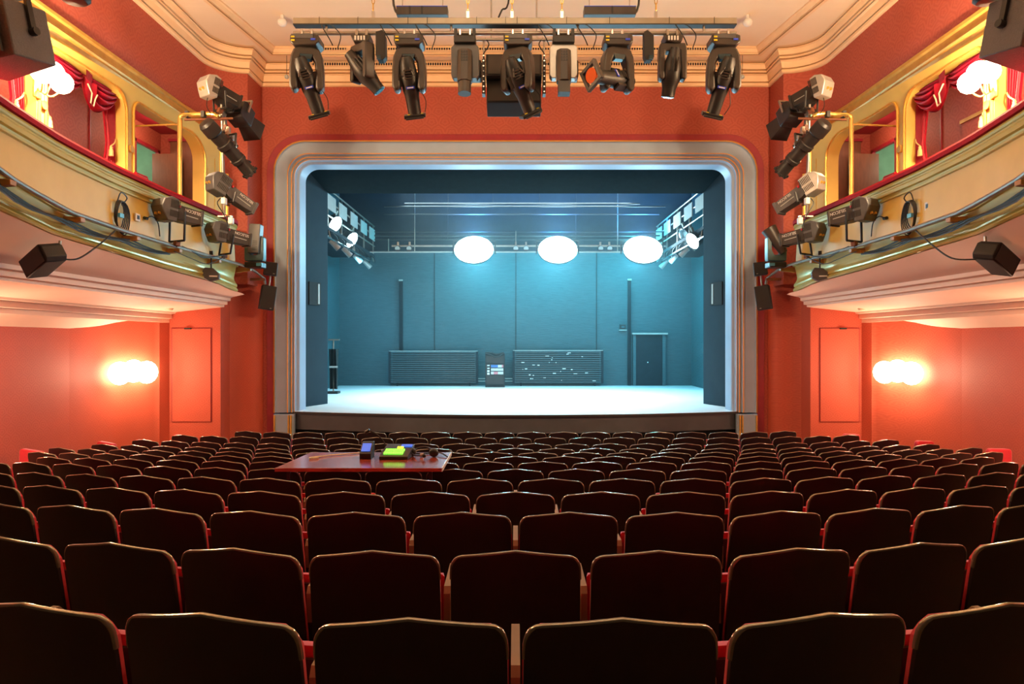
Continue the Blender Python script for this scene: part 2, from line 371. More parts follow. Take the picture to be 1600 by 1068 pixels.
for s, sd in ((-1, 'left'), (1, 'right')):
    b = structure('trim_8' if s < 0 else 'trim_9', MB().grid(bal_rows([(-.02, 1.92), (-.02, 1.90), (.005, (0.0,))], s)), OCHRE)
    MB().grid(bal_rows([(-.02, 2.10), (.03, 2.09), (.04, 2.065), (.03, 2.045), (.015, 2.04), (.015, 2.02), (.03, 2.00), (.03, 1.955), (.0, 1.945), (-.01, 1.925), (.012, 1.915), (.012, 1.895), (-.02, 1.89)], s)).build('upper_moulding', OLIVE, b, angle=25)
    MB().grid(bal_rows([(.005, (-.02,)), (.05, (0.0,)), (.065, (.05,)), (.05, (.12,)), (.02, (.14,)), (.0, (.3,)), (-.02, (.5,)), (-.01, (.62,)), (.02, (.72,)), (.035, (.76,)), (.035, (.82,)), (.01, (.86,)), (.04, (.90,)), (.05, (.95,)), (.03, (1.0,)), (-.05, (1.03,)), (-.10, (1.0,))], s)).build('lower_moulding', OLIVE, b, angle=25)
    r = MB().grid(bal_rows([(-.40, 2.10), (-.40, 2.17), (-.34, 2.20), (-.03, 2.20), (.03, 2.185), (.055, 2.15), (.05, 2.105), (-.02, 2.10)], s)).build('rail_cushion', VELVET, b)
    # soffit under the balcony, stepped down to the stalls wall
    YSO = [4.0+.46*i for i in range(20)]+[13.2]
    rows = []
    for kx, kz in [('lip', 0), (5.30, .84), (5.34, .82), (5.34, .77), (5.40, .755), (5.40, .70), (5.46, .69), (5.46, .655), (6.36, .56), (6.38, .53), (6.44, .52), (6.44, .44), (6.49, .43), (6.49, .36), (6.53, .36), (6.56, .46), (6.72, .45), (6.95, .34), (7.12, .20)]:
        r = []
        for Y in YSO:
            if kx == 'lip': x, z = interp(min(Y, 12.4), PLAN)-.02, interp(min(Y, 12.4), LIP)-.01
            else: x, z = kx, kz
            x = max(x, 5.08 if kx == 'lip' and Y > 12.8 else 0)
            r.append((s*x, Y, H+z))
        rows.append(r)
    structure('ceiling_balcony_'+sd, MB().grid(rows), SOFF, angle=25)
    # box floor and the walls behind the boxes
    m = MB(); m.grid([[(s*x, y, H+1.45) for x in (5.15, 6.9)] for y in (4, 13.4)]); m.grid([[(s*x, y, H+3.95) for x in (5.85, 6.9)] for y in (4, 13.4)])
    structure('floor_boxes_'+sd, m, CRIMSON)
    m = MB(); XB = 6.75
    def pan(y0, y1, z0, z1, x=XB): m.grid([[(s*x, y0, H+z0), (s*x, y1, H+z0)], [(s*x, y0, H+z1), (s*x, y1, H+z1)]])
    pan(4, 12.45, 1.4, 4); pan(13.22, 13.45, 1.4, 4); pan(12.45, 13.22, 3.56, 4)
    m.grid([[(s*XB, 13.4, H+1.4), (s*5.4, 13.4, H+1.4)], [(s*XB, 13.4, H+4), (s*5.4, 13.4, H+4)]])
    structure('wall_boxes_'+sd, m, RED)
    m = MB(); m.box((s*7.7, 12.9, H+2.6), (.02, 2.4, 2.4)); m.box((s*7.25, 13.5, H+2.6), (.95, .02, 2.4)); m.box((s*7.25, 12.9, H+3.8), (.95, 2.4, .02))
    structure('wall_corridor_'+sd, m, GREEN)
    d = structure('door_%d' % (3 if s < 0 else 4), MB().box((s*(XB-.24), 13.12, H+2.45), (.50, .045, 2.1)), BROWN)
    MB().cyl((s*(XB-.02), 13.09, H+2.75), (s*(XB-.02), 13.09, H+2.95), .022).build('hinge', BRASS, d)
    m = MB(); m.box((s*(XB-.02), 12.42, H+2.5), (.06, .06, 2.2)); m.box((s*(XB-.02), 13.24, H+2.5), (.06, .06, 2.2)); m.box((s*(XB-.02), 12.83, H+3.58), (.06, .86, .06)); m.build('door_frame', CRIMSON, d)
    d = structure('trim_10' if s < 0 else 'trim_11', MB().box((s*6.18, 13.37, H+2.6), (.74, .05, 2.4)), BROWN, bevel=.012)
    MB().box((s*6.18, 13.34, H+3.82), (.78, .05, .05)).build('top_rail', CRIMSON, d)
    MB().box((s*(XB-.01), 11.15, H+2.6), (.02, .03, 2.3)).build('seam', CRIMSON, d)
    if s > 0:
        d = structure('door_5', MB().box((XB-.02, 9.95, H+2.35), (.04, .05, 1.9)), BROWN)
        MB().box((XB-.02, 10.28, H+2.35), (.03, .62, 1.85)).build('leaf', RED, d); MB().box((XB-.04, 10.25, H+3.30), (.05, .7, .05)).build('door_frame', GOLD, d)
        MB().cyl((XB-.05, 9.95, H+2.80), (XB-.05, 9.95, H+3.0), .022).build('hinge', BRASS, d)
    # gilded arcade in front of the boxes
    def Xa(Y): return XS if Y < 11.3 else XS-.27*((Y-11.3)/1.35)**1.5
    def arcX(poly):
        m = MB(); n = len(poly); vs = []
        for dx in (0, .20):
            vs += [(s*(Xa(y)+dx-.02), y, H+z) for y, z in poly]
        fs = [list(range(n)), list(range(2*n-1, n-1, -1))]+[(i, i+n, (i+1) % n+n, (i+1) % n) for i in range(n)]
        return m.add(vs, fs)
    def opening(y0, y1, zt, r0, r1):
        n = 7; p = [(y0, 2.05), (y0, zt-r0)]
        p += [(y0+r0-r0*cos(k/n*pi/2), zt-r0+r0*sin(k/n*pi/2)) for k in range(1, n+1)]
        p += [(y, zt) for y in [y0+r0+(y1-r1-y0-r0)*k/5 for k in range(1, 5)]]
        p += [(y1-r1+r1*sin(k/n*pi/2), zt-r1+r1*cos(k/n*pi/2)) for k in range(0, n+1)]
        return p+[(y1, 2.05)]
    OPS = [(4.6, 6.35, 3.62, .22, .22), (6.55, 8.38, 3.62, .22, .22), (8.56, 10.28, 3.63, .24, .30), (10.52, 12.42, 3.60, .20, .42)]
    poly = [(4.4, 2.05)]
    for o in OPS: poly += opening(*o)
    poly += [(12.85, 2.05), (12.85, 3.8)]+[(y, 3.8) for y in (12.4, 12, 11.6, 11.2)]+[(4.4, 3.8)]
    ar = structure('trim_12' if s < 0 else 'trim_13', arcX(poly), OCHRE)
    for o in OPS:
        pts = opening(*o); MB().tube([(s*(Xa(y)-.03), y+(-.03 if i < len(pts)/2 else .03), H+z+(.0 if z < 3 else .02)) for i, (y, z) in enumerate(pts)], .020, 6).build('gilded_bead', GOLDB, ar)
    fz = [(0, 4.08), (.03, 4.08), (.05, 4.06), (.05, 4.02), (.02, 4.0), (.03, 3.90), (.06, 3.885), (.075, 3.865), (.06, 3.84), (.035, 3.83), (.02, 3.78), (.0, 3.77)]
    MB().grid([[(s*(XS-o-(.0 if y < 12.7 else .05)), y, H+z) for y in (4.4, 6, 8, 10, 11.3, 12.1, 12.7, 12.95)] for o, z in fz]).build('frieze', GOLD, ar, angle=25)
    p = MB()                                  # clustered gilded shafts at the stage end
    for yy, xx, rr in ((12.52, 5.50, .035), (12.70, 5.46, .05), (12.86, 5.40, .035), (13.0, 5.33, .03)):
        p.cyl((s*xx, yy, H+2.0), (s*xx, yy, H+3.30 if rr > .04 else H+3.1), rr)
    p.box((s*5.46, 12.75, H+2.12), (.16, .5, .08)); p.build('shaft_cluster', GOLDB, ar)
    for Y in (8.47, 10.40): MB().cyl((s*(XS-.06), Y, H+2.85), (s*(XS+.0), Y, H+2.85), .055).build('boss', GOLD, ar)
    # box partition ends: low red padded wings on the rail
    for Y in (8.75, 10.75):
        m = MB(); m.prism([(Y-.35, 2.16), (Y-.33, 2.50), (Y-.05, 2.50), (Y+.22, 2.24), (Y+.30, 2.16)], s*5.60, s*5.66, 'x'); o = m.build('box_partition', RED); o['kind'] = 'structure'; o.name = 'wall_partition_'+sd
        MB().tube([(s*5.62, y, H*0+z) for y, z in [(Y-.35, H+2.16), (Y-.33, H+2.50), (Y-.05, H+2.50), (Y+.22, H+2.24), (Y+.30, H+2.16)]], .025, 6).build('padded_edge', VELVET, o)
        for v in o.data.vertices: v.co.z += H
# ---- stage
def lip_y(x): return 13.42+.80*(abs(x)/4.75)**2
xs = [-4.78+9.56*i/24 for i in range(25)]
m = MB()
m.grid([[(x, lip_y(x), ZS) for x in xs], [(x, 14.3, ZS) for x in xs]]); m.grid([[(x, lip_y(x), ZS) for x in xs], [(x, lip_y(x), ZS-.035) for x in xs], [(x, lip_y(x)+.04, ZS-.035) for x in xs]])
m.grid([[(x*1.18, 14.3, ZS) for x in xs], [(x*1.18, 22.5, ZS) for x in xs]])
structure('floor_stage', m, SFLOOR)
m = MB().grid([[(x, lip_y(x)+.04, ZS-.03) for x in xs], [(x, lip_y(x)+.04, ZS-.36) for x in xs], [(x, lip_y(x)+.5, ZS-.36) for x in xs]])
fa = structure('trim_14', m, FASC)
MB().grid([[(x, lip_y(x)-.004, ZS-.002) for x in xs], [(x, lip_y(x)-.004, ZS-.045) for x in xs], [(x, lip_y(x)+.04, ZS-.045) for x in xs]]).build('nosing', BLACK, fa)
MB().grid([[(x, lip_y(x)+.45, ZS-.3) for x in xs], [(x, lip_y(x)+.45, 0) for x in xs]]).build('recess_wall', BLACKW, fa)
SB = 22.5
back = structure('wall_stage_back', MB().grid([[(-5.65, SB, ZS), (5.65, SB, ZS)], [(-5.65, SB, H+2.95), (5.65, SB, H+2.95)]]), STAGEW)
for x in (679, 806, 932):
    p0, p1 = W(x, 548, SB), W(x, 390, SB); MB().box((p0.x, SB-.008, (p0.z+p1.z)/2), (.02, .03, p1.z-p0.z)).build('panel_seam', BLACKW, back)
structure('wall_stage_fly', MB().grid([[(-5.65, SB-.02, H+2.9), (5.65, SB-.02, H+2.9)], [(-5.65, SB-.02, H+6), (5.65, SB-.02, H+6)]]), STAGED)
for s, sd in ((-1, 'left'), (1, 'right')):
    structure('wall_stage_'+sd, MB().grid([[(s*5.62, 14.45, ZS), (s*5.62, SB, ZS)], [(s*5.62, 14.45, H+6), (s*5.62, SB, H+6)]]), STAGEW)
structure('ceiling_stage', MB().grid([[(-5.65, 14.45, H+6), (5.65, 14.45, H+6)], [(-5.65, SB, H+6), (5.65, SB, H+6)]]), BLACKW)
# splayed portal just behind the proscenium
for s, sd in ((-1, 'left'), (1, 'right')):
    a, b = (s*4.62, 14.75), (s*4.23, 15.85)
    po = tag(MB().prism([a, b, (b[0]+s*.05, b[1]+.02), (a[0]+s*.05, a[1]+.02)], ZS, H+4.3, 'z').build('stage_wing', PORTAL), 'tall dark grey portal panel standing just inside the stage opening on the '+sd, 'panel')
    c0, c1 = W(479 if s < 0 else 1112, 439, 15.2), W(500 if s < 0 else 1131, 477, 15.4)
    cx, cz = (c0.x+c1.x)/2, (c0.z+c1.z)/2; yv = 14.75+(abs(cx)-4.62)/(4.23-4.62)*1.10
    Mw = Matrix.Translation((cx, yv, cz)) @ frame((.39*-s, 1.1, 0)).to_4x4()
    MB().box((0, .0, 0), (.04, .42, .50), Mw).build('window_recess', BLACKW, po); MB().box((0, .13, 0), (.05, .06, .44), Mw).build('window_edge', PANELW, po)
m = MB(); m.grid([[(-xx, y, z), (xx, y, z)] for xx, y, z in ((4.60, 14.74, H+3.86), (4.21, 15.85, H+3.34), (4.21, 15.87, H+3.38), (4.60, 14.76, H+3.90), (4.60, 14.74, H+3.86))]); tag(m.build('stage_border', BORDER), 'wide dark sloping header panel hung across the top of the stage opening', 'panel')
m = MB(); m.grid([[(-5.65, 15.9, H+3.37), (5.65, 15.9, H+3.37)], [(-5.65, 15.9, H+6), (5.65, 15.9, H+6)]]); structure('wall_stage_front', m, BLACKW)

# ---- things on the stage
def pbox(x0, y0, x1, y1, D, depth, grow=0):   # box spanning a picture rectangle with its back at depth D
    a, b = W(x0, y0, D), W(x1, y1, D)
    return ((a.x+b.x)/2, D-depth/2, (a.z+b.z)/2), (abs(b.x-a.x)+grow, depth, abs(a.z-b.z)+grow)
for (x0, x1, y0, y1, lab) in ((611, 744, 549, 598, 'long grey slatted radiator left of the equipment rack on the stage back wall'), (804, 939, 548, 598, 'long grey slatted radiator right of the equipment rack, paint chipped white')):
    c, d = pbox(x0, y0, x1, y1, 22.32, .10)
    t = thing('radiator', lab, 'radiator', (c[0], c[1], c[2]-d[2]/2), group='radiators on the stage back wall')
    MB().box((0, .07, d[2]/2), (d[0]-.1, .05, d[2]-.06)).build('core', BLACKW, t)
    me = MB().box((0, 0, 0), (d[0], .07, .040)).mesh('slat', RADM, False)
    for q in range(15):
        o = bpy.data.objects.new('slat', me); COL.objects.link(o); o.parent = t; o.location = (0, -.02, .035+q*(d[2]-.07)/14)
    for sx in (-1, 1): MB().box((sx*(d[0]/2+.03), .0, d[2]/2), (.07, .12, d[2]+.02)).build('end_cover', STAGED, t)
    MB().box((0, 0, d[2]+.015), (d[0]+.1, .12, .02)).build('top_rail', PANELW, t)
    for sx in (-1, 1): MB().box((sx*(d[0]/2-.2), .05, -.05), (.05, .06, .12)).build('foot', STAGED, t)
    if x0 > 700:
        mb = MB()
        for q in range(26): mb.box((random.uniform(-1.2, 1.2), -.058, random.uniform(.03, d[2]-.05)), (random.uniform(.02, .12), .004, random.uniform(.015, .035)))
        o = mb.build('paint_chip', WHITE, t); o['kind'] = 'stuff'
    for zz in ((.06, .14) if x0 < 700 else ()):
        p = MB().tube([(d[0]/2+.06, -.02, zz), (d[0]/2+1.16, -.02, zz)], .014).build('heating_pipe', PANELW, t)
c, d = pbox(759, 549, 789, 601, 22.0, .45)
t = thing('equipment_rack', 'narrow black equipment rack with lit white and blue label rows between two radiators', 'rack', (c[0], c[1], ZS))
hh = d[2]
MB().box((0, .03, hh/2), (d[0], .42, hh)).build('cabinet', BLACKW, t, bevel=.01)
MB().box((0, -.20, hh*.82), (d[0]-.08, .04, .22)).build('upper_drawer', BLACK, t); MB().box((0, -.2, hh*.22), (d[0]-.08, .04, .28)).build('lower_drawer', BLACK, t)
MB().box((0, -.19, hh*.52), (d[0]-.05, .03, .37)).build('patch_panel', BLACK, t)
cells = MB(), MB(), MB()
for r in range(3):
    for q in range(9):
        kx = -.10+q*.042; pick = cells[2] if (r == 0 and q < 5) else cells[1] if (r == 0 and q == 8) or (r == 2 and q in (2, 3, 4)) else cells[0]
        pick.box((kx, -.21, hh*.52+.11-r*.105), (.032, .01, .075))
for r in range(4): cells[0].box((-.20, -.21, hh*.52+.13-r*.085), (.07, .01, .03 if r < 2 else .06))
for mb, mm in zip(cells, (CYANB, PINKB, RACKB)): mb.build('label_row', mm, t)
mb = MB(); mb.tube(smoothpath([(-.28, -.2, hh+.0), (-.1, -.23, hh-.05), (.0, -.25, hh-.11), (.14, -.24, hh-.08), (.27, -.2, hh+.02)], 5), .022); mb.tube(smoothpath([(-.30, -.2, hh+.02), (-.1, -.22, hh+.02), (.05, -.25, hh-.02), (.27, -.2, hh+.03)], 5), .02)
mb.build('cable_loom', WIRE, t)
for q in (-1, 1):
    MB().box((q*.22, .0, -.0+.03), (.06, .3, .06)).build('caster', BLACK, t)
c, d = pbox(993, 523, 1034, 603, SB-.02, .07)
t = structure('door_6', MB().box(c, d), STAGED)
fr = MB()
fr.box((c[0]-d[0]/2-.05, SB-.07, c[2]), (.09, .12, d[2])); fr.box((c[0]+d[0]/2+.05, SB-.07, c[2]), (.09, .12, d[2])); fr.build('door_frame', STAGEW, t)
MB().box((c[0]+.02, SB-.10, c[2]+d[2]/2+.04), (1.12, .18, .05)).build('lintel', PANELW, t)
MB().ball((c[0]-.05, SB-.12, c[2]-.05), .03).build('handle', CHROME, t)
for (x, y0, y1, lab, sd) in ((627, 437, 548, 'dark vertical conduit rising behind the left radiator on the back wall', 1), (983, 436, 602, 'dark full height conduit beside the stage door', 2)):
    c, d = pbox(x-2.6, y0, x+2.6, y1, SB-.01, .09)
    t = tag(MB().box((0, 0, d[2]/2), d).build('conduit', STAGED, bevel=.01), lab, 'conduit'); t.location = (c[0], c[1], c[2]-d[2]/2)
    MB().box((0, -.05, d[2]-.02), (d[0]+.02, .03, .05)).build('bracket', PANELW, t)
c, d = pbox(968, 507, 977, 516, SB-.01, .10)
t = tag(MB().box((0, 0, 0), d).build('wall_box', BLACK), 'small black wall box left of the tall conduit by the stage door', 'box'); t.location = c
MB().box((0, -.03, -d[2]/2+.01), (d[0]+.06, .1, .03)).build('ledge', PANELW, t); MB().box((0, -.06, .02), (.09, .02, .06)).build('lens', STAGEW, t)
for s, x0, x1, y0, y1, sd in ((-1, 525, 536, 537, 553, 'left'), (1, 1078, 1088, 536, 553, 'right')):
    D = 20.6; c = W((x0+x1)/2, (y0+y1)/2, D)
    t = thing('junction_box', 'grey junction box with conduit on the %s side wall of the stage' % sd, 'box', (s*5.535, D, c.z))
    MB().box((0, 0, 0), (.14, .5, .30)).build('housing', STAGEW, t, bevel=.01)
    MB().cyl((s*.01, .05, -.15), (s*.01, .05, -(c.z-ZS)), .025).build('conduit', STAGED, t); MB().cyl((s*.01, -.12, -.15), (s*.01, -.12, -(c.z-ZS)), .018).build('conduit', STAGED, t)
# dark clothes stand / leaning kit at the left wing
p = W(521, 605, 19.0)
t = thing('draped_stand', 'narrow stand with dark drape beside the left stage wall', 'stand', (p.x, 19.0, ZS))
mb = MB(); mb.grid([[(.10*a+.05*sin(9*a+z*2)*.3, -.06*cos(7*a), z) for a in (-1.2, -.8, -.4, 0, .4, .8, 1.2)] for z in (.12, .5, .9, 1.2)]); mb.build('drape', BLACK, t)
MB().cyl((0, 0, 0), (0, 0, 1.45), .02).build('pole', STEEL, t); MB().box((.02, -.08, .72), (.22, .02, .05)).build('crossbar', PANELW, t); MB().box((0, 0, .03), (.3, .3, .06)).build('base', BLACK, t); MB().box((.02, 0, 1.45), (.3, .05, .04)).build('top_bar', STEEL, t)
hz = bpy.data.materials.new('stage_haze'); hz.use_nodes = True; nt = hz.node_tree; nt.nodes.remove(nt.nodes['Principled BSDF'])
vs = nt.nodes.new('ShaderNodeVolumeScatter'); vs.inputs['Color'].default_value = (.8, .95, 1, 1); vs.inputs['Density'].default_value = .009; vs.inputs['Anisotropy'].default_value = .55
nt.links.new(vs.outputs[0], nt.nodes['Material Output'].inputs['Volume'])
o = MB().box((0, 18.6, H+2.4), (11.1, 7.6, 7.4)).build('stage_haze', hz); o['kind'] = 'stuff'; tag(o, 'thin haze giving an added glow round the floods above the stage', 'haze')  # thin haze; its glow round the floods stands in for lens glare
# hanging battens with their suspension rods above the back of the stage
for i, (y, x0, x1, D, r, word) in enumerate(((318, 632, 1000, 18.0, .024, 'highest'), (322.5, 600, 1040, 18.6, .02, 'second highest'), (334.5, 600, 1030, 19.4, .018, 'third'), (362, 585, 1045, 20.2, .02, 'fourth'), (368, 585, 1045, 20.8, .03, 'fifth'), (374, 580, 1050, 21.3, .022, 'sixth'))):
    a, b = W(x0, y, D), W(x1, y, D)
    t = thing('batten', 'horizontal pipe batten over the back of the stage, %s from the top' % word, 'pipe', (0, D, a.z), group='flown battens above the stage')
    MB().cyl((a.x, 0, 0), (b.x, 0, 0), r*.8).build('pipe', DKSTEEL, t)
    for px_ in ((648, 770, 843, 965) if i == 0 else (700, 900)): MB().cyl((W(px_, y, D).x, 0, 0), (W(px_, y, D).x, 0, H+6-a.z), .007).build('suspension_wire', DKSTEEL, t)
t = thing('lighting_batten', 'lower lighting bar carrying three bright floods across the stage', 'pipe', (0, 20.0, W(0, 384, 20.0).z))
MB().cyl((W(612, 0, 20).x, 0, 0), (W(1040, 0, 20).x, 0, 0), .028).build('pipe', STEEL, t)
zl = W(0, 393.5, 20).z-t.location.z
MB().cyl((W(578, 0, 20).x, 0, zl), (W(1010, 0, 20).x, 0, zl), .022).build('lower_pipe', PANELW, t)
for x in (607, 648, 806, 965): MB().cyl((W(x, 0, 20).x, 0, zl), (W(x, 0, 20).x, 0, .42 if x != 607 else .2), .014).build('dropper', STEEL, t)
for x in (648, 965): MB().cyl((W(x, 0, 20).x, 0, .42), (W(x, 0, 20).x, 0, H+6-t.location.z), .014).build('hanging_rod', STEEL, t)
for i, (x, nm) in enumerate(((741, 'left'), (871, 'middle'), (1003, 'right'))):
    p = W(x, 394, 19.85)
    t = thing('flood_light', '%s of the three glaring bluish-white flood lights hung over the stage' % nm, 'light', (p.x, 19.85, p.z), group='stage floods')
    R = Matrix.Rotation(radians(-18), 4, 'X')
    prof = [(.55, -.20), (.57, -.16), (.55, -.10), (.38, .10), (.22, .20), (.001, .22)]
    M4 = R @ Matrix.Rotation(-pi/2, 4, 'X') @ Matrix.Diagonal((1, .76, 1, 1))
    MB().lathe(prof, 28, M4).build('reflector_housing', BLACK, t)
    MB().lathe([(.001, -.225), (.25, -.215), (.46, -.19), (.545, -.16)], 28, M4).build('lamp_glass', GLOWC, t)  # glass made oversize, so the spread of glare is in its shape
    for q in (-1, 1): MB().box((q*.59, 0, .13), (.03, .05, .36)).build('yoke_arm', BLACK, t)
    MB().box((0, 0, .33), (1.20, .05, .03)).build('yoke_bar', BLACK, t); MB().box((0, .05, .34), (.07, .16, .12)).build('clamp', STEEL, t)
# small unlit fixtures on the lower bar
for i, x in enumerate((622, 640, 806, 822, 938, 952)):
    p = W(x, 386, 19.9)
    t = thing('small_spotlight', 'small unlit lantern on the stage lighting bar, %s one from the left' % ordinal(i+1), 'light', (p.x, 19.9, p.z), group='unlit lanterns on the stage bar')
    MB().cyl((0, .1, 0), (.0, -.12, -.05), .06, .08, 10).build('barrel', BLACK, t); MB().box((0, .02, .10), (.05, .06, .10)).build('clamp', STEEL, t); MB().cyl((0, -.12, -.05), (0, -.125, -.052), .07, .07, 10).build('lens', PANELW, t)
# side galleries with pale panels, floods and cables
for s, sd in ((-1, 'left'), (1, 'right')):
    t = thing('fly_gallery', 'steel fly gallery with pale panels along the %s side of the stage' % sd, 'gallery', (s*4.95, 18.8, H+2.62))
    MB().box((0, 0, 0), (1.3, 5.4, .08)).build('deck', STAGED, t)
    for k, yy in enumerate((-2.6, -1.3, 0, 1.3, 2.6)): MB().box((s*-.62, yy, .45), (.04, .04, .9)).build('post', STEEL, t)
    for zz in (.30, .62, .90): MB().cyl((s*-.64, -2.7, zz), (s*-.64, 2.7, zz), .02).build('rail', STEEL, t)
    for k, yy in enumerate((-2.45, -1.35, -.15, 1.05, 2.2)): MB().box((s*-.67, yy, .60+.0*k), (.02, .80, .34)).build('pale_panel', PANELW, t)
    MB().cyl((s*-.66, -2.8, -.22), (s*-.66, 2.8, -.22), .025).build('lamp_bar', CHROME, t)
    for yy in (-2.5, 0, 2.5): MB().cyl((s*-.66, yy, -.22), (s*-.62, yy, .0), .015).build('dropper', STEEL, t)
    for k in range(7):
        yy = -2.4+k*.75; MB().tube(smoothpath([(s*-.66, yy, -.22), (s*-.60, yy+.2, -.02), (s*-.68, yy+.42, -.12), (s*-.66, yy+.6, -.22)], 4), .012, 6).build('cable', WIRE, t)
    spots = ((520, 348, 16.9), (546, 372, 18.6)) if s < 0 else ((1086, 374, 16.9), (1072, 366, 18.2))
    for i, (x, y, D) in enumerate(spots):
        p = W(x, y, D); lit = not (s > 0 and i == 1)
        tt = thing('gallery_flood', '%s lamp under the %s stage gallery, %s' % ('glaring bluish-white' if lit else 'unlit silver', sd, 'nearer the audience' if i == 0 else 'nearer the back wall'), 'light', p, frame((-s*.75, -.35, -.45)), group='gallery floods')
        MB().lathe([(.001, -.20), (.12, -.18), (.19, -.05), (.22, .10), (.20, .10)], 18, Matrix.Rotation(-pi/2, 4, 'X')).build('housing', BLACK, tt)
        MB().lathe([(.001, .10), (.12, .10), (.205, .08)], 18, Matrix.Rotation(-pi/2, 4, 'X')).build('lamp_glass', GLOWC if lit else CHROME, tt)
        MB().box((0, -.03, .24), (.05, .06, .14)).build('clamp', STEEL, tt)
    for i in range(4):
        D = 16.6+i*1.25; p = (s*4.40, D+.5, H+2.36-.02*i)
        tt = thing('small_spotlight', 'small silver lantern hung under the %s stage gallery, %s from the audience' % (sd, ordinal(i+1)), 'light', p, frame((-s*.6, .3, -.6)), group='lanterns under the galleries')
        MB().cyl((0, -.14, 0), (0, .14, 0), .055, .08, 12).build('barrel', SILVER, tt); MB().cyl((0, .141, 0), (0, .143, 0), .07, .07, 12).build('lens', LENS, tt); MB().box((0, 0, .11), (.04, .05, .12)).build('clamp', BLACK, tt)

# ------------------------------------------------------------ seats
def top_z(x):
    x = abs(x)
    if x < .205: return .86-.13*x
    if x > .2535: return .770
    t = (x-.205)/.0485; return .770+(.8335-.770)*sqrt(max(0, 1-t*t))
USEQ = [-.2535, -.2515, -.246, -.236, -.222, -.205, -.15, -.09, -.04, 0, .04, .09, .15, .205, .222, .236, .246, .2515, .2535]
def back_y(x, z): return .17*(.86-z)+.030*(x/.25)**2         # recline and curve round the sitter
def chair_meshes():
    th = .013; N = 6
    shell = MB(); rf, rb = [], []
    for k in range(N+1):
        f, b = [], []
        for x in USEQ:
            z = .30+(top_z(x)-.004-.30)*k/N; xx = x*(1+.008*(1-k/N))
            f.append((xx, back_y(x, z)+th, z)); b.append((xx, back_y(x, z), z))
        rf.append(f); rb.append(b)
    shell.grid(rb); shell.grid(rf)
    shell.grid([[r[0] for r in rb], [r[0] for r in rf]]); shell.grid([[r[-1] for r in rb], [r[-1] for r in rf]]); shell.grid([rb[0], rf[0]]); shell.grid([rb[-1], rf[-1]])
    # varnished plywood edge, made paler as its glint, from shoulder to shoulder
    edge = MB(); P = [(-.2545, .735), (-.2545, .752)]+[(x, top_z(x)) for x in USEQ]+[(.2545, .752), (.2545, .735)]
    sec = lambda x, z, o, y: (x*(1+.008*max(0, (.86-z)/.56))+o*(0 if abs(x) < .23 else (1 if x > 0 else -1)), back_y(x, z)+y, z+o*(1 if z > .75 else 0))
    edge.grid([[sec(x, z, o, y) for x, z in P] for o, y in ((-.004, -.0015), (.0, -.0015), (.0025, .001), (.0025, th), (-.004, th))])
    pad = MB(); pr = []
    def ptop(x):
        x = abs(x); return .832 if x < .19 else .832-.060*((x-.19)/.064)**2.2
    XP = [-.254, -.25, -.235, -.21, -.15, -.07, 0, .07, .15, .21, .235, .25, .254]
    fr, bk = [], []
    for k in range(7):
        f, b = [], []
        for x in XP:
            z = .34+(ptop(x)-.34)*k/6; xx = x*(1+.01*(1-k/6))
            puff = .042*(1-(abs(x)/.254)**6)*(1-(2*k/6-1)**6*.8)
            f.append((xx, back_y(x, z)+.028+puff, z)); b.append((xx, back_y(x, z)+th+.001, z))
        fr.append(f); bk.append(b)
    pad.grid(fr); pad.grid(bk); pad.grid([[r[0] for r in fr], [r[0] for r in bk]]); pad.grid([[r[-1] for r in fr], [r[-1] for r in bk]]); pad.grid([fr[-1], bk[-1]]); pad.grid([fr[0], bk[0]])
    seat = MB(); rows = []                          # tip-up seat, raised
    for k, (z, t) in enumerate(((.36, .02), (.365, .05), (.50, .06), (.64, .058), (.69, .05), (.70, .02))):
        w_ = .256-.01*(k in (0, 5)); y0 = .22+.10*(.7-z)
        rows.append([(-w_, y0, z), (-w_+.01, y0+t, z), (w_-.01, y0+t, z), (w_, y0, z)])
    seat.grid(rows, True); seat.f += [[0, 1, 2, 3], [len(seat.v)-4, len(seat.v)-3, len(seat.v)-2, len(seat.v)-1]]
    under = MB().box((0, .205, .52), (.46, .012, .30))
    arm = MB(); pr = []
    arm.prism([(.12, .54), (.12, .655), (.14, .68), (.40, .69), (.42, .67), (.42, .64), (.17, .62), (.16, .54)], -.013, .013, 'x')
    leg = MB().prism([(.10, 0), (.16, .56), (.22, .56), (.30, .03), (.36, 0)], -.012, .012, 'x')
    return [('back_shell', shell.mesh('back_shell', WOOD, angle=50), (0, 0, 0)), ('edge_glint', edge.mesh('edge_glint', EDGE, angle=60), (0, 0, 0)), ('back_cushion', pad.mesh('back_cushion', PAD, angle=50), (0, 0, 0)),
            ('seat', seat.mesh('seat', PAD), (0, 0, 0)), ('seat_board', under.mesh('seat_board', WOOD), (0, 0, 0)),
            ('armrest', arm.mesh('armrest', ARMM), (-.275, 0, 0)), ('leg', leg.mesh('leg', BLACK), (-.275, 0, 0))], arm, leg
CM, armb, legb = chair_meshes()
def chair(x, D, ang, label, endarm):
    t = thing('theatre_seat', label, 'seat', (x, D, floor_z(D)), group='rows of tip-up theatre seats')
    t.rotation_euler = (0, 0, ang)
    for n, me, l in CM:
        o = bpy.data.objects.new(n, me); COL.objects.link(o); o.parent = t; o.location = l
    if endarm:
        for n, me, l in CM[-2:]:
            o = bpy.data.objects.new(n, me); COL.objects.link(o); o.parent = t; o.location = (.275, 0, 0)
    return t
P_ = .55; SIDE = {14: 2, 13: 4, 12: 5, 11: 6, 10: 7, 9: 7, 8: 6}
row_names = []
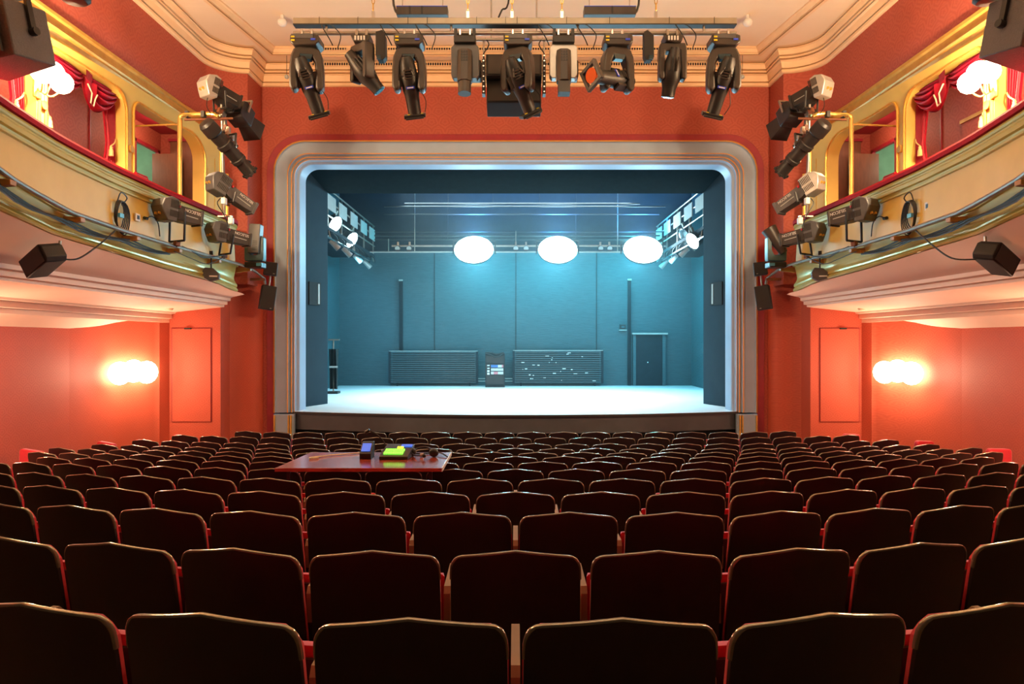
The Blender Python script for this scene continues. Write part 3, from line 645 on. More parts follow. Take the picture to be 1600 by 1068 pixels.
for ri, (D, n) in enumerate(ROWS):
    seats = []
    for k in range(n): seats.append(((k-(n-1)/2)*P_, D, 0))
    for s in (-1, 1):
        l = 0; x = n/2*P_+.005; y = D
        for k in range(SIDE.get(n, 99)):
            lm = l+P_/2; sl = .15+.06*lm; a = math.atan(sl)
            xm = x+P_/2*cos(a); ym = y+P_/2*sin(a)
            if s*xm/ym*F+CX < -40 or s*xm/ym*F+CX > 1640 or xm > 6.5:
                if (xm-.30)/ym*F > 800 or xm > 6.5: break
            seats.append((s*xm, ym, s*a)); x += P_*cos(a); y += P_*sin(a); l += P_
    seats.sort()
    for i, (x, y, a) in enumerate(seats):
        rn = 'nearest row' if ri == 0 else 'row nearest stage' if ri == 12 else ordinal(ri+1)+' row'
        chair(x, y, a, 'dark wooden tip-up seat with red cushion, %s from left in %s' % (ordinal(i+1), rn), i == len(seats)-1)
# fold-down wall seats whose red backs rise behind the row ends
for i, (x, y, D) in enumerate(((46, 702, 9.6), (163, 690, 10.6), (222, 687, 11.2), (282, 679, 12.1), (1333, 677, 12.1), (1392, 686, 11.2), (1448, 688, 10.6), (1565, 700, 9.6))):
    s = -1 if x < 800 else 1; p = W(x, y, D)
    k = i % 4
    wide = (.42, .34, .34, .34)[k] if s < 0 else (.34, .34, .34, .42)[k]
    z = p.z-floor_z(D)
    t = thing('folding_seat', '%s red upholstered flap seat at a row end by the %s stalls wall' % ((ordinal(i+1) if s < 0 else ordinal(9-1-i+1-0)) + ' from the camera side' if False else ['nearest', 'second nearest', 'third nearest', 'farthest'][k if s < 0 else 3-k], 'left' if s < 0 else 'right'), 'seat', (p.x, D, floor_z(D)), group='red flap seats at the row ends')
    t.rotation_euler = (0, 0, s*.35)
    m = MB(); rr = .05; hw = wide/2; b0, b1 = z-.26, z
    out = [(-hw, b0), (-hw, b1-rr)]+[(-hw+rr-rr*cos(q/5*pi/2), b1-rr+rr*sin(q/5*pi/2)) for q in range(1, 6)]+[(hw-rr+rr*sin(q/5*pi/2), b1-rr-.02+rr*cos(q/5*pi/2)) for q in range(0, 6)]+[(hw, b0)]
    m.prism(out, 0, .08); m.build('back_cushion', PAD, t, bevel=.015)
    MB().box((0, .05, b0+.02), (wide, .12, .05)).build('seat', PAD, t); 
    for q in (-1, 1): MB().box((q*(hw-.03), .05, b0/2), (.03, .04, b0)).build('leg', BLACK, t)

# ------------------------------------------------------------ production desk over the seats
TZ = H-1.056
t = thing('desk', 'mahogany red production table laid over the seat rows left of centre', 'table', (-1.30, 6.32, floor_z(6.3)))
ht = TZ-floor_z(6.3)
q = [(-.72, -.42), (.68, -.42), (.68, .43), (-.66, .43)]
MB().prism(q, ht-.032, ht, 'z').build('tabletop', TABLE, t, bevel=.004)
MB().box((.684, .0, ht-.014), (.008, .85, .03)).build('white_edge', WHITE, t)
for a in (-.62, .58):
    for b in (-.36, .415): MB().box((a, b, (ht-.03)/2), (.03, .025, ht-.03)).build('leg', BLACK, t)
t = thing('lighting_console', 'black control console with glowing green keys on the production table', 'console', (-1.085, 6.46, TZ), Matrix.Rotation(radians(-4), 3, 'Z'))
MB().prism([(-.15, 0), (-.15, .03), (.14, .10), (.15, .10), (.15, 0)], -.13, .13, 'x').build('body', CHAR, t, bevel=.004)
Mk = Matrix.Translation((0, 0, .068)) @ Matrix.Rotation(math.atan2(.07, .29), 4, 'X')
for r_ in range(3):
    mb = MB()
    for c_ in range(9 if r_ < 2 else 3): mb.box((-.095+c_*.02+(r_ == 2)*.095, -.085+r_*.065, .004), (.014, .045 if r_ < 2 else .03, .012), Mk)
    mb.build('key_row', KEYS if r_ < 2 else KEYY, t)
MB().box((.07, .09, .004), (.10, .05, .01), Mk).build('display', SCREEN, t)
t = thing('intercom_box', 'small dark intercom box with a blue screen left of the console', 'intercom', (-1.355, 6.42, TZ))
MB().prism([(-.07, 0), (-.08, .05), (.04, .14), (.09, .14), (.09, 0)], -.052, .052, 'x').build('body', BLACK, t, bevel=.003)
Mk = Matrix.Translation((0, -.022, .098)) @ Matrix.Rotation(math.atan2(.09, .12), 4, 'X'); MB().box((0, 0, .002), (.08, .10, .004), Mk).build('screen', SCREEN, t)
t = thing('gooseneck_lamp', 'thin black gooseneck lamp bending up behind the intercom box', 'lamp', (-1.23, 6.66, TZ))
MB().cyl((0, 0, 0), (0, 0, .03), .04).build('base', BLACK, t); MB().tube(smoothpath([(0, 0, .03), (-.01, 0, .10), (-.07, 0, .17), (-.15, 0, .22)], 5), .007).build('neck', BLACK, t); MB().cyl((-.15, 0, .225), (-.19, 0, .20), .016).build('head', BLACK, t)
t = thing('headset', 'black headset with boom microphone lying on the right of the table', 'headset', (-.86, 6.48, TZ))
MB().tube(smoothpath([(-.10, .02, .04), (-.06, .10, .06), (.02, .12, .07), (.09, .06, .05), (.11, 0, .04)], 5), .01).build('headband', BLACK, t)
for a, b in ((-.10, .02), (.11, -.02)): MB().ball((a, b, .04), .045, 12, (1, .6, .9)).build('ear_cushion', BLACK, t)
MB().tube(smoothpath([(-.1, 0, .04), (-.05, -.10, .03), (.03, -.15, .03)], 5), .005).build('microphone_boom', BLACK, t); MB().ball((.04, -.155, .035), .02).build('microphone', BLACK, t); MB().box((0, -.02, .02), (.03, .03, .03)).build('belt_clip', WHITE, t)
o = tag(MB().tube(smoothpath([(-.62, 6.42, TZ+.01), (-.70, 6.55, TZ+.025), (-.80, 6.62, TZ+.012), (-.95, 6.60, TZ+.01)], 6), .007).build('headset_cable', WIRE), 'black cable trailing from the headset across the table', 'cable')
o = tag(MB().tube(smoothpath([(-1.78, 6.36, TZ+.01), (-1.83, 6.32, TZ+.012), (-1.86, 6.36, TZ+.01), (-1.82, 6.40, TZ+.012), (-1.78, 6.44, TZ+.01), (-1.70, 6.52, TZ+.01), (-1.58, 6.58, TZ+.01), (-1.44, 6.66, TZ+.01)], 6), .006).build('looped_cord', TAPE), 'cream cord with a small loop on the left of the table', 'cord')

# ------------------------------------------------------------ lighting bar over the stalls
BD = 8.5
def bx(x): return (x-CX)/F*BD
def bz(y): return (534-y)/F*BD
t = thing('lighting_bar', 'long suspended lighting bar with cable tray and pipe across the ceiling', 'lighting bar', (0, BD, H+bz(52)))
z0 = bz(34)-bz(52)
MB().box(((bx(459)+bx(1150))/2, .02, z0), (bx(1150)-bx(459), .10, .075)).build('cable_tray', TRAYM, t, bevel=.004)
MB().box(((bx(459)+bx(1150))/2, .02, z0-.042), (bx(1150)-bx(459), .11, .014)).build('tray_lip', BLACK, t)
MB().cyl((bx(459), 0, 0), (bx(1150), 0, 0), .025, n=14).build('pipe', STEEL, t)
for x in (510, 705, 903, 1100): MB().cyl((bx(x), 0, 0), (bx(x), .01, z0-.04), .014).build('dropper', STEEL, t)
for x in (500, 560, 638, 668, 745, 790, 808, 885, 952, 1045, 1115): MB().box((bx(x), -.03, z0), (.006, .006, .09)).build('cable_tie', WIRE, t)
def chain(x0, ztop, zbot):
    m = MB(); n = int((ztop-zbot)/.085)
    for i in range(n):
        z = zbot+.045+i*.085; pts = []
        for k in range(13):
            a = k/12*2*pi; dx, dz = .016*cos(a), .034*sin(a)+(.014 if sin(a) > 0 else -.014)
            pts.append((x0+(dx if i % 2 else 0), (0 if i % 2 else dx), z+dz))
        m.tube(pts, .006, 5)
    return m
for x in (583, 731, 800, 878, 1025):
    c = chain(bx(x), 5.58-bz(52), z0+.13).build('suspension_chain', BRASS, t)
    MB().box((bx(x), .02, z0+.08), (.035, .05, .10)).build('chain_shackle', CHROME, t)
for x, y in ((508, 580), (600, 655), (655, 820), (845, 905), (905, 1015), (1060, 1140)):
    m = MB(); m.tube(smoothpath([(bx(x)-.05, -.02, z0-.03), (bx(x), -.05, z0-.12), (bx(x)+.06, -.05, -.08), (bx(x)+.10, -.03, -.16)], 5), .007); m.tube(smoothpath([(bx(x)+.05, -.02, z0-.03), (bx(x)+.12, -.06, z0-.09), (bx(x)+.20, -.05, -.05), (bx(x)+.16, -.04, -.2)], 5), .006)
    m.build('cable', WIRE, t)
m = MB(); m.tube(smoothpath([(bx(800), .05, 5.62-bz(52)), (bx(796), .05, bz(0)-bz(52)+.1), (bx(784), .03, bz(14)-bz(52)), (bx(779), .02, bz(26)-bz(52))], 5), .011); m.build('feeder_cable', WIRE, t)
for i, (x0, x1, sx) in enumerate(((615, 697, -1), (915, 998, 1))):
    a, b = bx(x0), bx(x1)
    tt = thing('power_strip', 'flat dark power box above the lighting bar, %s one' % ('left' if sx < 0 else 'right'), 'box', ((a+b)/2, BD+.25, H+bz(20.5)*1.03), group='power boxes above the bar')
    MB().box((0, 0, 0), (b-a, .14, .10)).build('body', CHAR, tt, bevel=.004)
    MB().box((0, -.072, .052), (b-a, .004, .008)).build('top_edge', BLUE, tt)
    for q in ((-.3, .0) if sx < 0 else (.05,)): MB().box((q*.5, -.074, 0), (.007, .008, .105)).build('strap', WIRE, tt)
    xx = sx*(b-a)/2; MB().tube(smoothpath([(xx-.0, 0, 0), (xx+sx*.03, 0, .06), (xx+sx*.05, 0, .3), (xx+sx*.05, .02, 1.7)], 5), .014).build('feed_cable', WIRE, tt)
    for q in (-.25, .25): MB().cyl((q, 0, .05), (q, 0, 5.66-bz(20.5)*1.03), .006).build('hanger_wire', STEEL, tt)

def yoke_head(i, x, lab, dirv, style, pan=0, extra=None):
    """moving head hung from the bar; dirv is where the head points, in metres right / deep / up"""
    t = thing('moving_head_light', lab, 'light', (bx(x), BD, H+bz(52)), group='moving heads on the lighting bar')
    d = Vector(dirv).normalized()
    for q in (-.06, .06):
        MB().box((q, 0, .0), (.03, .075, .075)).box((q, 0, -.045), (.018, .04, .05)).build('clamp', CHROME if style != 'scan' else STEEL, t, bevel=.006)
    if style == 'wash':
        m = MB(); m.prism([(-.155, -.06), (.13, -.06), (.17, -.075), (.175, -.15), (.13, -.19), (-.13, -.19), (-.17, -.15), (-.17, -.08)], -.13, .13); m.build('base', CHAR, t, bevel=.012)
        MB().box((-.02, -.133, -.09), (.26, .01, .05)).build('base_panel', GREYF, t)
        MB().box((-.13, -.139, -.10), (.04, .008, .018)).build('sticker', YEL, t); MB().box((-.13, -.139, -.14), (.04, .008, .018)).build('sticker', YEL, t); MB().box((.11, -.139, -.13), (.055, .008, .022)).build('blue_connector', BLUE, t)
        out = [(-.09, -.185), (.09, -.185), (.15, -.22), (.185, -.30), (.20, -.45), (.20, -.66), (.175, -.71), (.13, -.71), (.105, -.67), (.11, -.52), (.095, -.38), (.06, -.30), (-.06, -.30), (-.095, -.38), (-.11, -.52), (-.105, -.67), (-.13, -.71), (-.175, -.71), (-.20, -.66), (-.20, -.45), (-.185, -.30), (-.15, -.22)]
        Mp = Matrix.Rotation(pan, 4, 'Z')
        m = MB(); m.prism(out, -.085, .085, 'y', Mp); m.build('yoke', CHAR, t, bevel=.025, angle=50)
        MB().prism([(-.075, -.285), (.075, -.285), (.055, -.345), (-.055, -.345)], -.09, .0, 'y', Mp).build('yoke_cover', LENS, t)
        pv = Vector((0, 0, -.56))
        Mh = Matrix.Translation(pv) @ frame(d, (0, -1, .3)).to_4x4()
        prof = [(.001, -.27), (.06, -.26), (.085, -.20), (.10, -.10), (.108, 0), (.10, .12), (.085, .20), (.08, .40), (.001, .40)]
        h = MB().lathe(prof, 14, Mh @ Matrix.Rotation(-pi/2, 4, 'X')).build('head', BLACK, t, angle=30)
        m = MB()
        for a in (-.11, .11): m.box((a, 0, 0), (.04, .14, .10), Mh)
        for k in range(4): m.box((0, -.02-.03*k, .105), (.10, .014, .012), Mh)
        m.build('cooling_fins', CHAR, h)
        MB().box((0, .085, .102), (.10, .028, .012), Mh).build('blue_badge', BLUE, h); MB().box((0, .085, .109), (.075, .012, .004), Mh).build('badge_lettering', WHITE, h)
        MB().cyl(Mh @ Vector((0, -.20, .05)), Mh @ Vector((.07, -.05, .12)), .012).cyl(Mh @ Vector((0, -.20, .05)), Mh @ Vector((-.07, -.05, .12)), .012).build('carry_handle', CHAR, h)
        Mf = Mh @ Matrix.Translation((0, .42, 0))
        if extra == 'orange':
            m = MB(); m.box((0, 0, .115), (.27, .05, .04), Mf).box((0, 0, -.115), (.27, .05, .04), Mf).box((.115, 0, 0), (.04, .05, .19), Mf).box((-.115, 0, 0), (.04, .05, .19), Mf); m.build('colour_frame', CHAR, t, bevel=.004)
            MB().cyl(Mf @ Vector((0, .015, 0)), Mf @ Vector((0, -.01, 0)), .088, n=20).build('orange_lens', ORANGE, t)
        else:
            m = MB(); m.box((0, 0, 0), (.26, .045, .18), Mf); m.box((0, .02, .10), (.22, .02, .06), Mf); m.build('front_shutter_plate', BLACK, t, bevel=.006)
            m = MB(); m.box((-.09, -.025, .05), (.03, .01, .02), Mf).box((.07, -.025, .06), (.03, .01, .02), Mf); m.build('sticker', YEL, t)
            MB().cyl(Mf @ Vector((0, .024, 0)), Mf @ Vector((0, .03, 0)), .065, n=16).build('lens', LENS, t)
            MB().tube(smoothpath([Mh @ Vector((-.1, .1, .05)), Mh @ Vector((-.16, .25, .08)), Mh @ Vector((-.13, .38, .06))], 5), .005).build('cable', WIRE, t)
    elif style == 'scan':
        MB().prism([(-.12, -.06), (.12, -.06), (.10, -.13), (.03, -.15), (-.09, -.13)], -.10, .10).build('base', CHAR, t, bevel=.01)
        m = MB()
        for k in range(4): m.box((-.06+k*.035, -.10, -.10), (.02, .02, .05))
        m.build('connector_row', WHITE, t)
        Mp = Matrix.Rotation(pan, 4, 'Z')
        out = [(-.15, -.14), (.15, -.14), (.165, -.20), (.165, -.55), (.14, -.58), (.10, -.56), (.09, -.24), (-.09, -.24), (-.10, -.56), (-.14, -.58), (-.165, -.55), (-.165, -.20)]
        MB().prism(out, -.07, .07, 'y', Mp).build('yoke', CHAR, t, bevel=.015, angle=50)
        Mh = Matrix.Translation((0, 0, -.44)) @ frame(d, (0, -1, .3)).to_4x4()
        prof = [(.001, -.25), (.06, -.25), (.075, -.18), (.115, -.02), (.12, .10), (.10, .16), (.085, .22), (.08, .32), (.001, .32)]
        h = MB().lathe(prof, 12, Mh @ Matrix.Rotation(-pi/2, 4, 'X')).build('head', BLACK, t, angle=30)
        m = MB()
        for k in range(3): m.box((-.04+k*.04, -.05, .11), (.014, .16, .02), Mh)
        m.build('cooling_fins', CHAR, h); MB().cyl(Mh @ Vector((0, .318, 0)), Mh @ Vector((0, .325, 0)), .062, n=14).build('lens', LENS, t)
    else:
        col = SILVER if style == 'silver' else GREYF
        MB().box((0, 0, -.11), (.26, .22, .09)).build('base', BLACK, t, bevel=.01)
        for q in (-.11, .11): MB().box((q, -.05, -.04), (.035, .08, .12)).build('clamp_arm', BLACK, t)
        out = [(-.13, -.155), (.13, -.155), (.165, -.19), (.165, -.52), (.14, -.56), (.085, -.56), (.085, -.30), (.06, -.25), (-.06, -.25), (-.085, -.30), (-.085, -.56), (-.14, -.56), (-.165, -.52), (-.165, -.19)]
        MB().prism(out, -.06, .07).build('yoke', col, t, bevel=.008)
        MB().prism([(-.06, -.24), (.06, -.24), (.085, -.29), (-.085, -.29)], -.063, .0).build('yoke_cover', BLUE if style == 'silver' else LENS, t)
        Mh = Matrix.Translation((0, -.09, -.44)) @ frame(d, (0, -1, .2)).to_4x4()
        o8 = [(.085*a, .085*b) for a, b in ((1, .5), (.5, 1), (-.5, 1), (-1, .5), (-1, -.5), (-.5, -1), (.5, -1), (1, -.5))]
        h = MB().prism(o8, -.19, .20, 'y', Mh).build('head', CHAR, t, bevel=.006)
        m = MB()
        for a in (-.03, 0, .03):
            for b in range(4): m.box((a, -.15+b*.035, .086), (.018, .022, .006), Mh)
        m.build('vent_slots', BLACK, h)
        m = MB()
        if style == 'grey': m.cyl(Mh @ Vector((0, .20, 0)), Mh @ Vector((0, .34, 0)), .078, n=18)
        else: m.box((0, .27, 0), (.14, .15, .13), Mh)
        m.build('snout', CHAR, h)
        MB().box((.09, .16, -.40), (.20, .20, .22)).build('side_unit', BLACK, t, bevel=.02)
    return t
side = 'on the lighting bar'
yoke_head(0, 480, 'dark moving head at the left end of the lighting bar', (.24, .42, -.9), 'wash', .15)
yoke_head(1, 566, 'slim moving head with tilted barrel, second from the left on the bar', (.62, .1, -.75), 'scan', -.75)
yoke_head(2, 640, 'dark moving head pointing straight down between slim light and grey light', (.10, .40, -.9), 'wash')
yoke_head(3, 727, 'grey boxy moving head with round snout left of the loudspeaker', (0, -.12, -.95), 'grey')
yoke_head(4, 809, 'dark moving head hanging in front of the centre loudspeaker', (.38, .40, -.85), 'wash', -.35)
yoke_head(5, 880, 'silver-yoked boxy moving head right of the loudspeaker', (0, -.12, -.95), 'silver')
yoke_head(6, 964, 'dark moving head turned sideways showing a square orange lens', (-.72, -.55, -.10), 'wash', .25, 'orange')
yoke_head(7, 1050, 'slim moving head hanging straight, second from the right on the bar', (-.12, .2, -.95), 'scan')
yoke_head(8, 1130, 'dark moving head at the right end of the lighting bar', (-.20, .42, -.9), 'wash', -.1)
for x, s in ((597, -1), (1012, 1)):
    t = thing('panel_speaker', 'flat dark panel speaker hanging on the %s part of the bar' % ('left' if s < 0 else 'right'), 'speaker', (bx(x), BD, H+bz(52)), group='flat panel speakers on the bar')
    MB().prism([(-.06*1, -.02), (.02*-s+.0, .0), (.055, -.06), (.06, -.32), (.03, -.36), (-.035, -.36), (-.06, -.30)], -.10, .02).build('cabinet', SPK, t, bevel=.006)
    MB().box((0, 0, .0), (.035, .06, .06)).build('clamp', CHROME, t); MB().box((.02*s, -.105, -.33), (.05, .01, .05)).build('badge', LENS, t)
# centre loudspeaker cluster behind the bar
SD = 9.3
def sx_(x): return (x-CX)/F*SD
def sz_(y): return (534-y)/F*SD
t = thing('loudspeaker_cluster', 'black two-box loudspeaker cluster flown behind the middle moving head', 'speaker', (sx_(803), SD, H+sz_(62)))
MB().cyl((sx_(742)-sx_(803), 0, 0), (sx_(866)-sx_(803), 0, 0), .02).build('flying_pipe', STEEL, t)
zz = lambda y: sz_(y)-sz_(62)
Mt = Matrix.Translation((0, .0, zz(103))) @ Matrix.Rotation(radians(-10), 4, 'X'); MB().box((0, .14, 0), (.74, .34, .31), Mt).build('upper_cabinet', SPK, t, bevel=.012); MB().box((0, -.035, 0), (.68, .012, .27), Mt).build('upper_grille', CHAR, t)
Mt = Matrix.Translation((0, .02, zz(143))) @ Matrix.Rotation(radians(-21), 4, 'X'); MB().box((0, .13, 0), (.72, .30, .36), Mt).build('lower_cabinet', SPK, t, bevel=.012); MB().box((0, -.025, 0), (.68, .012, .33), Mt).build('lower_grille', BLACK, t)
for s in (-1, 1):
    MB().box((s*.40, .05, zz(120)), (.04, .14, .46)).build('rigging_rail', BLACK, t)
    MB().cyl((s*.40, .02, 0), (s*.40, .02, zz(90)), .012).build('rigging_link', STEEL, t)
    for k in range(8): MB().cyl((s*.40, -.03, zz(88+k*8)), (s*.40, -.02, zz(88+k*8)), .010, n=8).build('bolt', CHROME, t)
    MB().tube(smoothpath([(s*.38, 0, .02), (s*.33, -.03, -.08), (s*.40, -.02, -.2), (s*.38, 0, -.3)], 5), .008).build('cable', WIRE, t)
    MB().cyl((s*.3, 0, 0), (s*.3, 0, 5.66-sz_(62)), .010).build('hanger', STEEL, t)
for x, s in ((441, -1), (1168, 1)):
    p = W(x, 35, 12.2); t = tag(MB().ball((0, 0, 0), .08, 14, (1, 1, .9)).build('ceiling_lamp', WHITE), 'small white globe on the ceiling %s of the lighting bar' % ('left' if s < 0 else 'right'), 'lamp', 'white globes on the ceiling'); t.location = p
    MB().cyl((0, 0, .05), (0, 0, H+5.66-p.z), .03).build('stem', WHITE, t)
for x, s in ((448, -1), (1160, 1)):
    p = W(x, 120, 13.6); t = tag(MB().ball((0, 0, 0), .042, 12).build('pull_ball', PANELW), 'small ball hanging on a thin cord before the cornice at %s' % ('left' if s < 0 else 'right'), 'ball', 'hanging cord balls'); t.location = p
    MB().cyl((0, 0, .03), (0, 0, H+5.53-p.z), .005).build('cord', WIRE, t)

# ------------------------------------------------------------ profile spotlights
def lettering(parent, txt, size, M4, m=WHITE):
    cu = bpy.data.curves.new('lettering', 'FONT'); cu.body = txt; cu.size = size; cu.extrude = .001; cu.align_x = 'CENTER'; cu.align_y = 'CENTER'
    cu.materials.append(m); tmp = bpy.data.objects.new('tmp', cu); COL.objects.link(tmp); bpy.context.view_layer.update(); me = bpy.data.meshes.new_from_object(tmp); bpy.data.objects.remove(tmp)
    o = bpy.data.objects.new('lettering', me); COL.objects.link(o); o.parent = parent; o.matrix_local = M4
    return o
def spot(label, rear, front, housing, barrel, yoke_to, style='box', s=1, text=True, group='profile spotlights beside the balcony', k=1.0):
    ax = front-rear; L = ax.length
    R = frame(ax); t = thing('profile_spotlight', label, 'light', rear, R, group); Ri = R.transposed()
    h = .15*k
    o8 = [(h*a, h*b) for a, b in ((.75, -1), (1, -.55), (1, .5), (.6, 1), (-.6, 1), (-1, .5), (-1, -.55), (-.75, -1))]
    if style == 'box':
        # lamp house: angled rear with cooling slots on both flanks
        m = MB(); y0, y1 = 0, .36*L
        out = [(y0+.02, -h*.2), (y0, h*.1), (y0+.03, h*.8), (y0+.14, h*1.15), (y1, h*1.05), (y1, -h*1.05), (y0+.10, -h*1.15), (y0+.05, -h*.6)]
        m.prism(out, -h*.85, h*.85, 'x'); m.build('lamp_house', housing, t, bevel=.012)
        for q in (-1, 1):
            m = MB()
            for i in range(8):
                for j in (0, 1): m.box((q*h*.86, y0+.13+i*.022*L/.8, h*(.5-j*.9)), (.008, .009, h*(.75-.15*j)))
            m.build('cooling_slots', BLACK, t)
        for q in (-.25, .25): MB().box((q*h, .04, -h*.55), (.02, .05, .03)).build('brass_contact', GOLDB, t)
        b = h*.62
        m = MB(); m.prism([(.36*L, -b), (.36*L, b), (.95*L, b), (.95*L, -b), (.60*L, -b*1.25), (.42*L, -b*1.2)], -b, b, 'x'); m.build('barrel', barrel, t, bevel=.006)
        m = MB(); m.box((0, .965*L, 0), (b*2.3, .05*L, b*2.35)); m.build('front_frame', barrel, t, bevel=.004)
        MB().cyl((0, .985*L, 0), (0, .995*L, 0), b*.9, n=16).build('lens', LENS, t)
        for q in (-1, 1):
            MB().ball((q*b*1.05, .41*L, b*.75), .022, 10).build('red_knob', REDK, t)
            MB().box((q*b*1.01, .72*L, -b*.25), (.006, .30*L, .012)).build('focus_rail', PANELW, t)
            if text:
                M4 = Matrix((( 0, 0, q, q*b*1.03), (-q if False else (q), 0, 0, .74*L), (0, 1, 0, b*.55), (0, 0, 0, 1)))
                Mt = Matrix.Translation((q*b*1.03, .74*L, b*.55)) @ Matrix.Rotation(q*pi/2, 4, 'Z') @ Matrix.Rotation(pi/2, 4, 'X') @ Matrix.Rotation(pi, 4, 'Z')
                lettering(t, 'SELECON', .062*k, Mt)
    else:
        prof = [(.001, 0), (h*.55, .01), (h*.70, .05), (h*.72, .22*L), (h*.62, .24*L), (h*.60, .40*L), (h*.70, .41*L), (h*.70, .48*L), (h*.58, .49*L), (h*.58, .70*L), (h*.66, .71*L), (h*.66, .76*L), (h*.55, .77*L), (h*.58, L*.97), (h*.66, L), (h*.5, L), (.001, L*.99)]
        MB().lathe(prof, 18, Matrix.Rotation(-pi/2, 4, 'X')).build('barrel', barrel, t, angle=25)
        for i in range(8):
            a = i/8*2*pi; MB().box((h*.64*cos(a), L*.99, h*.64*sin(a)), (.03, .04, .03)).build('shutter_tab', BLACK, t)
        MB().box((0, .45*L, h*.72), (.05, .06, .04)).build('lens_knob', BLACK, t)
    # yoke down (or up) to what carries it
    v = Ri @ (yoke_to-(rear+ax*.48)); c = Vector((0, .48*L, 0)); d = v.normalized(); ln = v.length-.05
    side_ = Vector((1, 0, 0)); wv = h*1.05
    m = MB()
    for q in (-1, 1): m.add([], []); m.cyl(c+side_*q*wv, c+side_*q*wv+d*ln*.92, .016, n=6)
    m.cyl(c-side_*wv+d*ln*.92, c+side_*wv+d*ln*.92, .016, n=6); m.build('yoke', BLACK, t)
    e = c+d*(ln+.0); MB().cyl(c+d*ln*.92, c+d*(ln+.05), .012, n=6).box(tuple(e), (.07, .07, .07)).build('clamp', STEEL if style == 'round' else BROWN, t, bevel=.006)
    return t
def mir(x, s): return x if s < 0 else 2*CX-x
for s, sd in ((-1, 'left'), (1, 'right')):
    B = lambda x, y, D: W(mir(x, s), y, D)
    hs = GREYF if s < 0 else GREYF
    # balcony front pipe with brackets
    pts = []
    for Y in [4.2+.4*i for i in range(20)]:
        x, _ = bal(Y, -.16*-1, 0); pts.append((s*x, Y, H+(1.36 if Y > 7.3 else interp(Y, [(4.2, 1.62), (5.5, 1.50), (6.25, 1.42), (7.3, 1.36)]))))
    pts += [(s*4.83, 12.2, H+1.36), (s*4.84, 12.6, H+1.36), (s*4.88, 13.0, H+1.35), (s*4.90, 13.4, H+1.30), (s*4.86, 13.62, H+1.22), (s*4.86, 13.66, H+1.12)]
    t = thing('balcony_pipe', 'steel lighting pipe on brackets along the %s balcony front' % sd, 'pipe', (0, 0, 0))
    MB().tube(pts, .026, 10).build('pipe', STEEL, t)
    for Y in (6.1, 7.55, 8.9, 10.1, 11.45, 12.75):
        x, _ = bal(min(Y, 12.4), 0, 0); zb = 1.33 if Y > 7 else 1.40
        MB().prism([(s*(x-.20), H+zb+.0), (s*(x+.06), H+zb+.02), (s*(x+.06), H+zb-.08), (s*(x-.05), H+zb-.06), (s*(x-.20), H+zb-.045)], Y-.04, Y+.04).build('bracket', mat('bracket_wood', (.45, .22, .06), .5) if not bpy.data.materials.get('bracket_wood') else bpy.data.materials['bracket_wood'], t, bevel=.005)
    MB().box((s*4.94, 13.5, H+1.20), (.28, .05, .05)).build('end_bracket', BROWN, t)
    # cable runs under the pipe
    o = MB()
    for q in range(3):
        cp = []
        for i in range(17):
            Y = 4.6+i*.33; x, _ = bal(Y, .10+.02*q, 0); sag = .05*abs(sin((Y-4.6)*2.2+q*.4))
            zz_ = interp(Y, [(4.2, 1.56), (5.5, 1.44), (6.25, 1.36), (7.3, 1.30)]) if Y < 7.3 else 1.30
            cp.append((s*x, Y, H+zz_-.01-.025*q-sag))
        o.tube(cp, .012, 6)
    tag(o.build('cable_run', WIRE), 'bundle of black cables tied under the %s balcony pipe' % sd, 'cable')
    o = MB().tube(smoothpath([B(352, 398, 11.5), B(320, 402, 10.9), B(305, 395, 10.6), B(285, 385, 10.2)], 6), .010, 6)
    o.tube(smoothpath([B(352, 400, 11.5), B(325, 412, 10.9), B(300, 404, 10.5), B(272, 392, 10.0)], 6), .006, 6)
    tag(o.build('loose_cable', WIRE), 'loose black cable sagging between the spotlights of the %s balcony' % sd, 'cable')
    # coil of cable hooked on the parapet face
    Dc = 8.75; c0 = B(180 if s < 0 else 178, 334, Dc); xx, _ = bal(Dc, .03, 0); c0.x = s*xx
    t = thing('cable_coil', 'coil of black cable hanging on the cream face of the %s balcony' % sd, 'cable', c0)
    m = MB()
    for q in range(5):
        m.tube([(s*-.015*q*.5+.004*sin(3*a), (.13+.012*q)*cos(a)*.8+.01*q, (.17+.01*q)*sin(a)-.012*q) for a in [2*pi*i/20 for i in range(21)]], .008, 5)
    m.build('loops', WIRE, t); m = MB(); m.tube(smoothpath([(0, .05, .12), (s*-.03, .12, .22), (s*-.03, -.02, .26), (0, -.06, .1)], 6), .008, 5); m.build('loop_end', WIRE, t); MB().box((s*-.02, .0, -.02), (.03, .09, .05)).build('plug', BLUEB, t)
    xw, _ = bal(9.2, .02, 0); o = tag(MB().box((0, 0, 0), (.02, .11, .10)).build('wall_socket', WHITE, bevel=.004), 'small pale socket plate on the %s balcony face beside the cable coil' % sd, 'socket'); o.location = (s*xw, 9.22 if s < 0 else 8.45, H+1.63); MB().box((s*-.012, 0, 0), (.006, .05, .05)).build('socket_hole', BLACK, o)
    o = MB(); xw, _ = bal(9.6, .03, 0); o.tube(smoothpath([(s*xw, 9.45, H+1.66), (s*(xw-.03), 9.55, H+1.70), (s*(xw-.02), 9.72, H+1.64), (s*(xw-.03), 9.75, H+1.46)], 6), .008, 5); o.cyl((s*xw, 9.40, H+1.655), (s*xw, 9.47, H+1.66), .022); tag(o.build('plug_lead', WIRE), 'short black lead plugged into the face of the %s balcony' % sd, 'cable')
    # two profile spots on the pipe
    spot('grey profile spotlight standing on the %s balcony pipe, nearer the camera' % sd, B(244, 322, 9.55), B(311, 343, 10.15), GREYF, CHAR, B(276, 386, 9.95), s=s)
